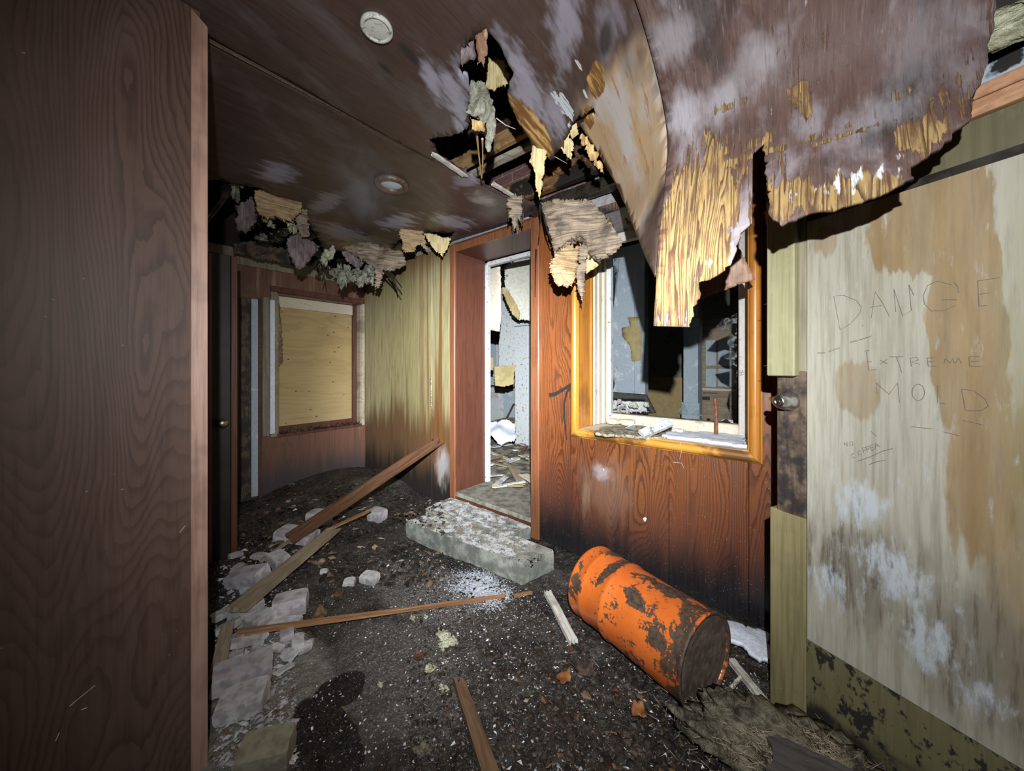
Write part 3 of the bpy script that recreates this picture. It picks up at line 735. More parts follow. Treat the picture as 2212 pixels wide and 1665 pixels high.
M['bark'] = plain('wet_bark_crumbs', (.045, .037, .030), (.014, .012, .010), 30, .3, bump=.5)
def mat_knotty():
    g = G('knotty_plywood_board')
    c, f, l = grain(g, ((.26, .165, .06), (.42, .30, .13), (.46, .35, .17)), 1, ring=16, scale=2.5, stretch=.15, line=.35, fine=.3)
    v = g.voro(g.map((1, 1, 1.8)), 8.0)
    c = g.mix(g.mr(g.math('ADD', v, g.math('MULTIPLY', g.noise(g.co, 30, 3), .06)), .15, .10), c, (.06, .035, .018))
    return g.out(c, .6, g.bumpn(f, .1, .003))
M['knotty'] = mat_knotty()
M['rotboard'] = wood('charred_grey_board', ((.012, .011, .011), (.045, .042, .040), (.075, .07, .066)), 0, .5, scale=9, stretch=.08)
M['roofdeck'] = plain('black_roof_boards', (.035, .028, .022), (.02, .016, .013), 5, .9)  # near-black tone for the roof and outer boarding

# ================================================================== STRUCTURE
def floor_z(x, y):
    z = .012*mn.noise((x*2.1, y*2.1, 0)) + .010*mn.noise((x*7, y*7, 5)) + .006*mn.noise((x*19, y*19, 2))
    def heap(cx, cy, r, h): return h*max(0, 1 - ((x-cx)**2 + (y-cy)**2)/r**2)**1.3
    z += heap(-3.75, 1.75, .85, .16) + heap(-3.2, .9, .7, .08) + heap(-2.35, .45, .65, .07) + heap(.10, 1.30, .42, .13) + heap(-.15, 1.42, .2, .05)
    z += heap(-2.35, 1.95, .5, .05)
    z += .007*mn.noise((x*42, y*42, 7)) * min(1, max(.25, (x+1.6)*1.2)) + .005*mn.noise((x*75, y*75, 3))
    return z - .004
def build_floor():
    x0, x1, y0, y1, st = AX-.05, 1.0, -.9, WY+.03, .011
    nx = int((x1-x0)/st); ny = int((y1-y0)/st); v = []; f = []
    for j in range(ny+1):
        for i in range(nx+1):
            x = x0+(x1-x0)*i/nx; y = y0+(y1-y0)*j/ny; v.append((x, y, floor_z(x, y)))
    for j in range(ny):
        for i in range(nx):
            a = j*(nx+1)+i; f.append((a, a+1, a+nx+2, a+nx+1))
    me = bpy.data.meshes.new('floor'); me.from_pydata(v, [], f)
    o = link('floor', me, M['floor'], smooth=True)
    tag(o, 'wet littered concrete floor strewn with dirt, splinters and frost', 'floor', kind='structure')
build_floor()

# ---- long panelled wall with doorway and window
DX0, DX1, DZ = -2.48, -1.604, 2.345       # doorway opening
WX0, WX1, WZ0, WZ1 = -1.205, -.235, .87, 2.30   # window opening
wb = empty('wall_back', (-2, WY, 0))
tag(wb, 'long wood-panelled wall holding the doorway and broken window', 'wall', kind='structure')
def panel(x0, x1, z0, z1, m): return box('panel', x0, x1, WY, WY+.02, z0, z1, M[m], wb, .0015)
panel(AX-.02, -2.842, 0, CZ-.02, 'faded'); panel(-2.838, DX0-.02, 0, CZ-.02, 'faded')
panel(DX0-.02, DX1+.02, DZ+.03, CZ-.02, 'jamb')
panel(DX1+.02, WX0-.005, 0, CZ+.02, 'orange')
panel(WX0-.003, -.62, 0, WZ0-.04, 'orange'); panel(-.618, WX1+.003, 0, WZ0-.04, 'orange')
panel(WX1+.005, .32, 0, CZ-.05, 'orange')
panel(WX0-.003, WX1+.003, WZ1, CZ-.1, 'rotpost')
box('batten', -2.852, -2.828, WY-.006, WY, 0.02, CZ-.03, M['faded'], wb, .002)
# masonry core behind the panelling
for a in ((AX-.1, DX0-.03, WY+.022, WY+.40, -.2, 2.50), (DX0-.03, DX1+.03, WY+.022, WY+.40, DZ+.035, 2.50), (DX1+.03, WX0-.012, WY+.022, WY+.40, -.2, 2.50),
          (WX0-.012, WX1+.012, WY+.022, WY+.40, -.2, WZ0-.03), (WX0-.012, WX1+.012, WY+.022, WY+.40, WZ1+.005, 2.50), (WX1+.012, 1.2, WY+.022, WY+.40, -.2, 2.50)):
    box('masonry', *a, M['mortar'], wb, 0)
# brick wall above, seen through the hole in the ceiling
bw = empty('wall_brick', (-1.5, WY+.05, 2.5)); tag(bw, 'red-brown brick house wall seen above the torn ceiling', 'wall', kind='structure')
box('mortar_bed', -2.7, .9, WY+.066, WY+.40, 2.50, 3.45, M['mortar'], bw, 0)
bme = None; Rb = random.Random(4)
for r_ in range(12):
    for c_ in range(15):
        x = -2.6 + c_*.212 + (r_ % 2)*.106; z = 2.505 + r_*.077
        if bme is None: bme = MB().box(-.1, .1, 0, .06, 0, .066).build('brick', M['brick'], bw, bevel=.003); bo = bme
        else: bo = bme.copy(); C.objects.link(bo)
        bo.matrix_basis = Matrix.Translation((x, WY+.055 + Rb.uniform(-.002, .002), z))

# doorway lining
t1 = empty('trim_1', (DX0, WY, 0)); tag(t1, 'brown wooden doorway casing and deep red-brown jamb', 'door frame', kind='structure')
JY = 2.545
box('casing', DX0-.062, DX0+.004, WY-.022, WY+.002, .0, DZ+.062, M['casing'], t1, .004)
box('casing', DX1-.004, DX1+.072, WY-.024, WY+.002, .0, DZ+.10, M['casing'], t1, .006)
box('casing', DX0+.004, DX1-.004, WY-.020, WY+.002, DZ-.004, DZ+.062, M['casing'], t1, .004)
box('jamb', DX0-.018, DX0, WY, JY, .02, DZ, M['jamb'], t1, .001)
box('jamb', DX1, DX1+.018, WY, JY, .02, DZ, M['jamb'], t1, .001)
box('head_jamb', DX0, DX1, WY, JY, DZ, DZ+.02, M['jamb'], t1, .001)
box('white_stop', DX0-.02, DX0+.03, JY, JY+.05, .1, DZ-.02, M['white'], t1, .003)
box('white_stop', DX1-.03, DX1+.03, JY, JY+.05, .1, DZ-.02, M['white'], t1, .003)
box('white_head', DX0+.03, DX1-.03, JY, JY+.05, DZ-.05, DZ-.01, M['white'], t1, .003)
th = box('threshold', DX0, DX1, WY-.012, JY+.06, .105, .142, M['dusty'], t1, .006)
box('riser', DX0, DX1, WY+.004, WY+.03, .0, .105, M['jamb'], t1, .002)

# broken window
w2 = empty('window_2', (WX0, WY, WZ0)); tag(w2, 'broken window with amber varnished trim in the panelled wall', 'window', kind='structure')
def trim_prof(name, pts2, a, b, axis, m):
    """rounded moulding: cross-section pts (out, across) swept from a to b; ends mitred by sa, sb slopes"""
    pass
def mould(name, p0, p1, across, w, m, mit0, mit1):
    # half-round moulding against the wall, mitred at both ends
    p0 = Vector(p0); p1 = Vector(p1); x = (p1-p0).normalized(); a = Vector(across); o = Vector((0, -1, 0)); v = []; f = []; n = 8
    pr = [(0, 0), (0, .010)] + [(w*(.10+.80*k/n), .012 + .020*math.sin(math.pi*k/n)**.6) for k in range(n+1)] + [(w, .008), (w, 0)]
    for s, p in ((0, p0), (1, p1)):
        for q, h in pr:
            mi = (mit0, mit1)[s]; v.append(p + a*q + o*h + x*(q*mi))
    N = len(pr)
    for k in range(N): k2 = (k+1) % N; f.append((k, k2, N+k2, N+k))
    f.append(tuple(range(N-1, -1, -1))); f.append(tuple(range(N, 2*N)))
    mb = MB(); mb.v = [tuple(q) for q in v]; mb.f = f
    return mb.build(name, M[m], w2)
TW = .062
mould('trim', (WX0, WY, WZ0), (WX1, WY, WZ0), (0, 0, -1), TW, 'amber_h', -1, 1)
mould('trim', (WX0, WY, WZ0), (WX0, WY, WZ1), (-1, 0, 0), TW, 'amber', -1, 1)
mould('trim', (WX1, WY, WZ0), (WX1, WY, WZ1), (1, 0, 0), TW, 'amber_d', -1, 1)
SY = 2.52
box('reveal', WX0-.012, WX0, WY-.003, WY+.16, WZ0, WZ1, M['amber_d'], w2, .001)
box('reveal_bead', WX0-.012, WX0+.012, WY+.16, WY+.185, WZ0, WZ1, M['amber'], w2, .004)
box('reveal', WX1, WX1+.012, WY-.003, WY+.16, WZ0, WZ1, M['amber_d'], w2, .001)
for k, (dx, y0, y1) in enumerate(((.020, WY+.186, WY+.235), (.030, WY+.236, WY+.29), (.045, WY+.291, SY-.02))):
    box('cream_jamb', WX0-.012, WX0+dx, y0, y1, WZ0, WZ1, M['cream'], w2, .005)
    box('cream_jamb', WX1-dx*.6, WX1+.012, y0, y1, WZ0, WZ1, M['greyframe'], w2, .005)
box('sill_board', WX0-.012, WX1+.012, WY, SY+.04, WZ0-.025, WZ0-.002, M['cream'], w2, .003)
box('sash_stile', WX0+.0, WX0+.075, SY-.02, SY+.03, WZ0, WZ1-.02, M['white'], w2, .006)
box('sash_stile', WX1-.085, WX1-.0, SY-.02, SY+.03, WZ0, WZ1-.02, M['greyframe'], w2, .006)
box('sash_rail', WX0+.075, WX1-.085, SY-.02, SY+.03, WZ0, WZ0+.075, M['cream'], w2, .006)
box('sash_rail', WX0+.075, WX1-.085, SY-.02, SY+.03, WZ1-.09, WZ1-.02, M['greyframe'], w2, .006)
def shard(px):
    pts = [onY(a, b, SY) for a, b in px]
    mb = MB(); n = len(pts)
    mb.v = [tuple(p) for p in pts] + [tuple(p + Vector((0, .003, 0))) for p in pts]
    mb.f = [tuple(range(n)), tuple(range(2*n-1, n-1, -1))] + [(k, (k+1) % n, n+(k+1) % n, n+k) for k in range(n)]
    return mb.build('glass_shard', M['glass'], w2)
for s_ in ([(1592, 676), (1560, 690), (1540, 713), (1562, 716), (1580, 709), (1592, 712)], [(1592, 714), (1572, 724), (1564, 740), (1580, 750), (1592, 752)],
           [(1592, 756), (1558, 764), (1572, 782), (1592, 792)], [(1592, 800), (1584, 830), (1592, 850)],
           [(1326, 884), (1350, 876), (1340, 896)], [(1490, 896), (1508, 884), (1522, 900)], [(1545, 902), (1575, 890), (1592, 905)], [(1330, 640), (1338, 560), (1326, 560)],
           [(1326, 780), (1334, 800), (1326, 830)], [(1460, 894), (1476, 868), (1488, 896)]):
    shard(s_)
mb = MB()
for pts in ([(1591, 801), (1604, 799), (1592, 806), (1603, 808), (1590, 813)], [(1604, 800), (1600, 812), (1608, 807)], [(1590, 806), (1608, 803)]):
    mb.tube([onY(a, b, SY-.0205) for a, b in pts], .0016, 4)
mb.build('scribble', M['ink'], w2)

# ---- far end wall with boarded window
we = empty('wall_far', (AX, 1.5, 0)); tag(we, 'short brown panelled end wall of the porch', 'wall', kind='structure')
B0, B1, BZ0, BZ1 = 1.225, 2.12, .60, 2.05
for a in ((.0, B0, 0, 2.30), (B0, B1, 0, BZ0), (B0, B1, BZ1, 2.30), (B1, WY+.01, 0, 2.30)):
    box('panel', AX-.02, AX, a[0], a[1], a[2], a[3], M['end'], we, .001)
box('panel', AX-.35, AX-.03, -.2, WY+.1, -.1, 3.0, M['roofdeck'], we, 0) if False else None
box('top_plank', AX-.01, AX+.035, .3, WY-.01, 2.26, 2.41, M['stileside'], we, .003)
w1 = empty('window_1', (AX, B0, BZ0)); tag(w1, 'window in the end wall boarded up with yellow plywood', 'window', kind='structure')
box('board', AX-.16, AX-.145, B0+.02, B1-.05, BZ0+.03, BZ1-.13, M['knotty'], w1, .002)
box('pale_rail', AX-.155, AX-.12, B0+.03, B1-.05, BZ1-.13, BZ1-.015, M['cream'], w1, .002)
box('masonry', AX-.20, AX-.165, B0-.1, B1+.1, BZ0-.1, BZ1+.1, M['dark'], w1, 0)
box('sill', AX-.15, AX+.012, B0-.01, B1+.01, BZ0-.03, BZ0, M['jamb'], w1, .004)
box('reveal', AX-.15, AX, B1-.012, B1, BZ0, BZ1, M['palet'], w1, .002)
box('reveal', AX-.15, AX, B0, B0+.02, BZ0, BZ1, M['planktan'], w1, .002)
box('reveal', AX-.15, AX, B0, B1, BZ1-.012, BZ1, M['jamb'], w1, .002)
box('stop', AX-.13, AX-.095, B1-.055, B1-.012, BZ0, BZ1, M['jamb'], w1, .003)
box('bottom_stop', AX-.14, AX-.11, B0+.02, B1-.05, BZ0, BZ0+.06, M['jamb'], w1, .003)
box('casing', AX-.001, AX+.016, B0-.055, B0+.002, BZ0-.02, BZ1-.001, M['planktan'], w1, .003)
box('casing', AX-.001, AX+.016, B0-.055, B1+.03, BZ1, BZ1+.055, M['jamb'], w1, .003)
box('casing', AX-.001, AX+.016, B1-.002, B1+.032, BZ0-.02, BZ1, M['palet'], w1, .003)
sheet('torn_casing_strip', [(B0+.02, BZ1-.04), (B0+.05, BZ1-.05), (B0+.07, BZ1-.35), (B0+.085, BZ1-.70), (B0+.04, BZ1-.78), (B0+.02, BZ1-.7)], lambda a, b: Vector((AX-.08+.02*mn.noise((a*9, b*4, 1)), a, b)), .004, M['rotgrey'], .03, .008, .02, 3, parent=w1)
# narrow boarded light beside it
t2 = empty('trim_2', (AX, .95, 0)); tag(t2, 'pale blue-grey strip and weathered boards beside the boarded window', 'trim', kind='structure')
def endbox(name, px0, px1, z0, z1, dx, m):
    a = onX(px0, 800, AX+dx).y; b = onX(px1, 800, AX+dx).y
    return box(name, AX+.0005, AX+dx, a, b, z0, z1, M[m], t2, .003)
endbox('weathered_board', 521, 542, .02, 1.95, .02, 'rotpost')
endbox('blue_strip', 543, 558, .03, 1.95, .03, 'blue')
endbox('brown_stop', 559, 566, .0, 1.96, .035, 'plankdark')
endbox('weathered_stile', 567, 582, .60, 1.98, .03, 'stileside')
endbox('frosted_strip', 584, 594, .62, 1.96, .045, 'snow')

# ---- dark door standing open at the left, half in shadow
d2 = empty('door_2', (-3.05, .6, 0)); tag(d2, 'nearly black door standing open behind the left partition', 'door', kind='structure')
dA = onZ(514, 1205, .02); dB = onZ(472, 1215, .02)
dv = Vector((0, 1, 0))
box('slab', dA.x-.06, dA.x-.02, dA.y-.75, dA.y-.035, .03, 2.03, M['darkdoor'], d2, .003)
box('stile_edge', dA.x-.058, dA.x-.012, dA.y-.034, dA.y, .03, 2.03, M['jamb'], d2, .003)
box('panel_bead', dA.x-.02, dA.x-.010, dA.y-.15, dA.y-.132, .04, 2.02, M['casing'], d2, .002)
kb = at(478, 940, 2.36)
def lathe(name, prof, M4, mat, n=20, parent=None, smooth=True, caps=True):
    v = []; f = []
    for r, h in prof:
        for j in range(n): an = 2*math.pi*j/n; v.append((h, r*math.cos(an), r*math.sin(an)))
    for k in range(len(prof)-1):
        for j in range(n): j2 = (j+1) % n; f.append((k*n+j, k*n+j2, (k+1)*n+j2, (k+1)*n+j))
    if caps: f.append(tuple(reversed(range(n)))); f.append(tuple((len(prof)-1)*n+j for j in range(n)))
    me = bpy.data.meshes.new(name); me.from_pydata(v, [], f)
    return link(name, me, mat, parent, M4, smooth)
lathe('knob', [(.012, 0), (.012, .03), (.026, .038), (.028, .05), (.022, .062), (.004, .066)], Matrix.Translation((dA.x-.02, dA.y-.085, .93)), M['brass'], parent=d2)

# ---- left partition close to the camera
wl = empty('wall_left', (-1.53, 0, 0)); tag(wl, 'dark brown veneer partition with a pale scuffed edge strip', 'wall', kind='structure')
PX = -1.515
box('veneer_panel', PX-.03, PX, -1.6, .232, -.05, CZ, M['leftp'], wl, .001)
pz = onX(412, 35, PX).z
MB().hexa([(PX, .207, -.02), (PX+.012, .207, -.02), (PX+.012, .249, -.02), (PX, .249, -.02), (PX, .207, pz+.02), (PX+.012, .207, pz+.02), (PX+.012, .249, pz-.012), (PX, .249, pz-.012)]).build('edge_strip', M['trimstrip'], wl, bevel=.002)
# chips and scratches in the veneer
mb = MB()
for a, b in (((400, 1135), (388, 1150)), ((150, 1525), (205, 1480)), ((120, 1600), (128, 1582)), ((175, 1533), (188, 1528))):
    mb.tube([onX(*a, PX+.0005), onX(*b, PX+.0005)], .0012, 4)
mb.build('scratch', M['whitewood'], wl)

# ---- ceiling
ce = empty('ceiling', (-2, .5, CZ)); tag(ce, 'dark stained plywood ceiling, torn open and sagging', 'ceiling', kind='structure')
zA = lambda x, y: Vector((x, y, CZ + .012*mn.noise((x*1.2, y*1.2, 0)) - .05*max(0, (-2.9-x))*1.0))
polyA = [(SEAM1, -1.4), (SEAM1, .9), (SEAM1-.0, 1.10)]
for p in ((925, 303), (945, 335), (985, 362), (1030, 388), (1075, 413), (1100, 425), (1130, 430), (1175, 455)):
    q = onZ(*p, CZ); polyA.append((q.x, q.y))
polyA += [(-1.47, WY-.002), (-2.3, WY-.002), (-2.62, WY-.002)]
for p in ((985, 500), (960, 505), (925, 500), (900, 520), (860, 520), (835, 545), (800, 535), (765, 540), (735, 535), (700, 535), (680, 500), (655, 470), (640, 440), (600, 425), (560, 405), (510, 395)):
    q = onZ(*p, CZ); polyA.append((q.x, q.y))
polyA += [(-2.95, .3), (-2.9, -.6), (-2.9, -1.4)]
sheet('ceiling_panel', polyA, zA, .012, M['ceilA'], .06, .016, .018, 11, smooth_edges=(0, 1, 11, 12, len(polyA)-1, len(polyA)-2), parent=ce, offset=1)
S = lambda px, py: surf_uv(px, py, shiftB)
arc0 = .05
polyB = [(SEAM2-.004, arc0), (SEAM2-.004, 1.6), (SEAM2-.004, S(1440, 300)[1]), (SEAM2-.004, S(1428, 450)[1])]
for p in ((1414, 598), (1395, 560), (1372, 500), (1345, 430), (1318, 375), (1290, 325), (1262, 285), (1252, 268), (1275, 248), (1310, 226), (1335, 209), (1308, 222), (1272, 240), (1245, 258), (1225, 285), (1205, 312), (1190, 326), (1168, 312), (1140, 285), (1118, 258), (1104, 230), (1098, 205), (1102, 180), (1112, 160), (1096, 130), (1080, 96), (1052, 66), (1026, 84), (1000, 112), (994, 150), (1012, 160), (1016, 200), (1014, 250), (1008, 278), (985, 288), (955, 296), (930, 302)):
    polyB.append(S(*p))
polyB += [(SEAM1+.004, S(925, 303)[1]), (SEAM1+.004, 1.6), (SEAM1+.004, arc0)]
NB = len(polyB)
sheet('ceiling_panel', polyB, mapB, .010, M['ceilB'], .035, .008, .012, 21, smooth_edges=(0, 1, 2, 3, 4, 5, 6, 7, 8, 9, NB-1, NB-2, NB-3), parent=ce, offset=1)
S = lambda px, py: surf_uv(px, py, shiftC)
polyC = [(SEAM2+.004, arc0), (SEAM2+.004, 1.7), (SEAM2+.004, S(1440, 300)[1]), (SEAM2+.004, S(1428, 450)[1]), (SEAM2+.004, S(1415, 600)[1])]
for p in ((1412, 705), (1490, 707), (1497, 663), (1506, 656), (1510, 610), (1545, 597), (1578, 572), (1592, 536), (1599, 502), (1624, 480), (1626, 330), (1650, 308), (1655, 360), (1660, 460), (1690, 486), (1720, 474), (1742, 462), (1770, 455), (1800, 456), (1850, 440), (1900, 424), (1940, 403), (1972, 388), (1965, 362), (1992, 345), (2030, 322), (2058, 285), (2092, 262), (2100, 218), (2118, 172), (2132, 130), (2146, 60), (2150, 5)):
    polyC.append(S(*p))
polyC += [(.345, S(2150, 5)[1]-.12), (.36, arc0)]
NC = len(polyC)
sheet('ceiling_panel', polyC, mapC, .011, M['ceilC'], .03, .007, .010, 31, smooth_edges=(0, 1, 2, 3, 4, 5, 13, 14, 15, NC-1, NC-2), parent=ce, offset=1)
strand('seam_bead', [(SEAM1, -1.2, CZ-.002), (SEAM1, -.3, CZ-.004), (SEAM1, .3, CZ-.006), (SEAM1, .6, CZ-.004), (SEAM1, 1.05, CZ-.001)], .004, M['stick'], ce)
# roof deck and attic timbers above
tag(box('trim_3', AX-.3, 1.6, -1.6, WY+.45, 3.46, 3.5, M['roofdeck'], None, 0), 'black roof boards high above the torn ceiling', 'roof', kind='structure')
tag(box('wall_porch', AX-.45, AX-.4, -1.6, WY+.4, -.1, 3.46, M['roofdeck'], None, 0), 'black outer boarding behind the end wall', 'wall', kind='structure')
tag(box('wall_side', AX-.3, -1.545, -1.60, -1.55, -.1, 3.46, M['roofdeck'], None, 0), 'black boarding along the unlit side passage', 'wall', kind='structure')

# ---- plywood-covered door on the right
d1 = empty('door_1', (DP.x, DP.y, 0)); tag(d1, 'plywood-faced door with pencilled graffiti and a steel knob', 'door', kind='structure')
def dpl(t, n, z): return DP + DD*t + DN*n + Vector((0, 0, z))     # t along the door, n toward the room
def dbox(name, t0, t1, n0, n1, z0, z1, m, bevel=.002, zz=None):
    c = [dpl(t, n, z) for z in (z0, z1) for t, n in ((t0, n0), (t1, n0), (t1, n1), (t0, n1))]
    return MB().hexa(c).build(name, M[m], d1, bevel=bevel)
zl0 = onP(1735, 1375, DP, DN).z
ztop = onP(1742, 480, DP, DN).z; 
pA = onP(1742, 482, DP, DN); pB = onP(2212, 322, DP, DN)
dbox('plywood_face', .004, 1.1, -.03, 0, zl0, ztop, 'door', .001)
dbox('lower_panel', .0, 1.1, -.045, -.006, -.05, zl0-.004, 'olive', .001)
dbox('top_gap_shade', .0, 1.1, -.05, -.012, ztop+.002, ztop+.028, 'dark', .001)  # near-black strip painted in for the shadow line over the plywood
dbox('header_panel', -.1, 1.3, -.06, -.02, ztop+.03, 1.948, 'oliveheader', .001)
zs = lambda y: onP(1700, y, DP, DN).z
dbox('rotten_stile', -.098, -.001, -.05, -.004, zs(1120), zs(800), 'rotpost', .004)
dbox('lower_stile', -.122, -.001, -.05, -.002, -.06, zs(1107), 'post_lo', .004)
dbox('upper_stile', -.05, -.001, -.05, -.006, zs(815), 1.94, 'stileside', .003)
dbox('upper_block', -.116, -.022, -.045, .028, zs(812), 1.93, 'lumber', .004)
kp = onP(1703, 866, DP, DN) + DN*.0
kM = Matrix.Translation(kp) @ Vector((1, 0, 0)).rotation_difference((DN*1.0 - DD*.06).normalized()).to_matrix().to_4x4()
kn = lathe('knob', [(.036, -.01), (.036, .008), (.031, .014), (.030, .030), (.024, .052), (.021, .056), (.021, .058), (.010, .058), (.009, .055), (.002, .055)], kM, M['steel'], parent=d1, n=28)
kh = lathe('keyhole', [(.0075, .0555), (.0075, .0575), (.002, .0572)], kM, M['dark'], n=14); kh.parent = kn; kh.matrix_parent_inverse = kM.inverted()
lp = dpl(-.098, -.02, kp.z)
lathe('latch', [(.012, -.01), (.012, .022), (.009, .03)], Matrix.Translation(lp) @ Vector((1, 0, 0)).rotation_difference(-DD).to_matrix().to_4x4(), M['brass'], parent=d1)
# pencil writing
k4 = 592/2190
def c4(pts): return [(1620+a*k4, 400+b*k4) for a, b in pts]
def c5(pts): return [(1620+a*k4, 800+b*k4) for a, b in pts]
W4 = [[(750, 880), (670, 885), (700, 1050), (720, 1155), (800, 1110), (880, 1020), (888, 970), (850, 920), (750, 880)], [(970, 1060), (985, 950), (1000, 850), (1060, 940), (1115, 1050)], [(960, 975), (1050, 960)],
      [(1165, 1010), (1150, 830), (1220, 1045), (1290, 1000), (1270, 795), (1310, 880)], [(1665, 860), (1660, 810), (1630, 775)], [(1610, 795), (1500, 765), (1420, 800), (1385, 880), (1395, 950), (1450, 1005), (1560, 1000), (1640, 960)], [(1530, 915), (1655, 915)],
      [(1815, 765), (1995, 738)], [(1820, 765), (1825, 870), (1830, 965)], [(1825, 872), (1920, 858)], [(1825, 966), (1890, 960)],
      [(915, 1325), (955, 1320)], [(930, 1330), (950, 1478)], [(935, 1412), (972, 1410)], [(950, 1478), (1012, 1472)], [(1040, 1398), (1098, 1425)], [(1095, 1392), (1040, 1430)], [(1110, 1370), (1226, 1370)], [(1170, 1372), (1195, 1440), (1215, 1500)],
      [(1290, 1445), (1280, 1385), (1330, 1372), (1348, 1395), (1290, 1412), (1358, 1430)], [(1410, 1380), (1478, 1378)], [(1415, 1380), (1425, 1445)], [(1420, 1411), (1475, 1408)], [(1425, 1446), (1485, 1446)], [(1550, 1425), (1560, 1385), (1600, 1420), (1620, 1382), (1632, 1420)], [(1640, 1425), (1668, 1378), (1690, 1425)],
      [(1750, 1370), (1842, 1370)], [(1750, 1370), (1756, 1446)], [(1752, 1408), (1832, 1407)], [(1757, 1446), (1852, 1450)], [(900, 1130), (905, 1110)]]
R4 = random.Random(8)
sq = []
for (a, b) in (((540, 1340), (600, 1338)), ((625, 1330), (720, 1297)), ((800, 1255), (860, 1240)), ((875, 1236), (970, 1206))):
    n_ = 9; sq.append([(a[0]+(b[0]-a[0])*i/n_, a[1]+(b[1]-a[1])*i/n_ + (-1)**i*5) for i in range(n_+1)])
W5 = [[(1015, 185), (1008, 98), (1110, 190), (1180, 98), (1195, 255)], [(1345+50*math.cos(t), 175+66*math.sin(t)) for t in [i*.45 for i in range(15)]], [(1500, 115), (1500, 258), (1562, 266)], [(1690, 145), (1722, 322)], [(1690, 148), (1790, 162), (1880, 230), (1905, 285), (1850, 320), (1730, 322)],
      [(755, 602), (752, 575), (778, 602), (776, 572)], [(800, 570), (800, 598), (820, 600), (822, 568), (800, 570)], [(970, 488), (1012, 526)], [(1700, 398), (1866, 436)], [(1545, 490), (1672, 522)], [(1290, 448), (1460, 468)],
      [(830, 662), (812, 672), (818, 700), (838, 694)], [(880, 640), (862, 648), (868, 676), (888, 668)], [(912, 662), (900, 622), (928, 612)], [(905, 642), (924, 634)], [(938, 652), (925, 612), (948, 604), (952, 622), (932, 632)], [(972, 640), (958, 600), (985, 590)], [(965, 620), (985, 612)], [(972, 640), (992, 632)], [(1002, 630), (1005, 580), (1040, 612)], [(1003, 606), (1028, 596)],
      [(860, 725), (960, 690), (1060, 645), (1140, 624)], [(950, 752), (1010, 730), (1082, 716)]]
mb = MB()
for L_, cv in ((W4 + sq, c4), (W5, c5)):
    for s_ in L_: mb.tube([onP(a, b, DP + DN*.0008, DN) for a, b in cv(s_)], .0009, 4)
mb.build('handwriting', M['ink'], d1)['label'] = 'pencilled capitals on the plywood'
# nails through the edge of the block
mb = MB()
for py in (655, 788): mb.tube([onP(1660, py, DP, DN), onP(1660, py, DP, DN) - RGT*.018 - Vector((0, 0, .005))], .0013, 5)
mb.build('nails', M['brass'], d1)
# timber above the door seen past the torn sheet
tp = empty('trim_4', dpl(.3, -.05, 2.22)); tag(tp, 'raw orange top plate above the plywood door, past the torn ceiling', 'beam', kind='structure')
def tbox(name, t0, t1, n0, n1, z0, z1, m):
    c = [dpl(t, n, z) for z in (z0, z1) for t, n in ((t0, n0), (t1, n0), (t1, n1), (t0, n1))]
    return MB().hexa(c).build(name, M[m], tp, bevel=.002)
zt = onP(2200, 190, DP, DN).z
tbox('lower_plate', -.1, 1.3, -.10, -.004, 1.950, 1.992, 'rawplate'); tbox('upper_plate', -.1, 1.3, -.10, -.02, 2.002, 2.035, 'rawplate')
tbox('dark_gap', -.1, 1.3, -.10, -.05, 1.992, 2.002, 'dark'); tbox('frosted_felt', -.1, 1.3, -.10, -.04, 2.035, 2.09, 'felt'); tbox('sheathing', -.1, 1.3, -.14, -.11, 1.95, 3.0, 'roofdeck')

# ================================================================== ROOM BEHIND
RZ = .13
fr_ = MB()
R5 = random.Random(5)
def room_floor():
    x0, x1, y0, y1, st = -7.2, 2.0, WY+.41, RY+.9, .05; nx = int((x1-x0)/st); ny = int((y1-y0)/st); v = []; f = []
    for j in range(ny+1):
        for i in range(nx+1):
            x = x0+(x1-x0)*i/nx; y = y0+(y1-y0)*j/ny
            z = RZ + .02*mn.noise((x*4, y*4, 1)) + .03*mn.noise((x*9, y*9, 4)) + .22*max(0, 1-math.hypot(x+4.2, y-5.0)/.9)
            v.append((x, y, z))
    for j in range(ny):
        for i in range(nx): a = j*(nx+1)+i; f.append((a, a+1, a+nx+2, a+nx+1))
    me = bpy.data.meshes.new('floor_room'); me.from_pydata(v, [], f)
    tag(link('floor_room', me, M['roomfloor']), 'rubbish-covered floor of the room behind the doorway', 'floor', kind='structure')
room_floor()
tag(box('wall_room_far', -7.2, 2.0, RY, RY+.1, -.1, 2.9, M['roomwall'], None, 0), 'dirty plaster far wall of the room behind', 'wall', kind='structure')
tag(box('wall_room_side', -7.25, -7.15, WY+.4, RY+.1, -.1, 2.9, M['white'], None, 0), 'white side wall of the room behind', 'wall', kind='structure')
tag(box('wall_room_right', 1.2, 1.3, WY+.4, RY+.1, -.1, 2.9, M['roomwall'], None, 0), 'dim right wall of the room behind', 'wall', kind='structure')
tag(box('ceiling_room', -7.2, 2.0, WY+.4, RY+.1, 2.75, 2.85, M['roomceil'], None, 0), 'dark collapsed ceiling of the room behind', 'ceiling', kind='structure')
def ybox(name, pa, pb, Y, th, m, parent=None, bevel=.003):
    """box whose front face covers the photo rectangle pa..pb on the plane y = Y"""
    a = onY(*pa, Y); b = onY(*pb, Y)
    return box(name, min(a.x, b.x), max(a.x, b.x), Y, Y+th, min(a.z, b.z), max(a.z, b.z), M[m], parent, bevel)
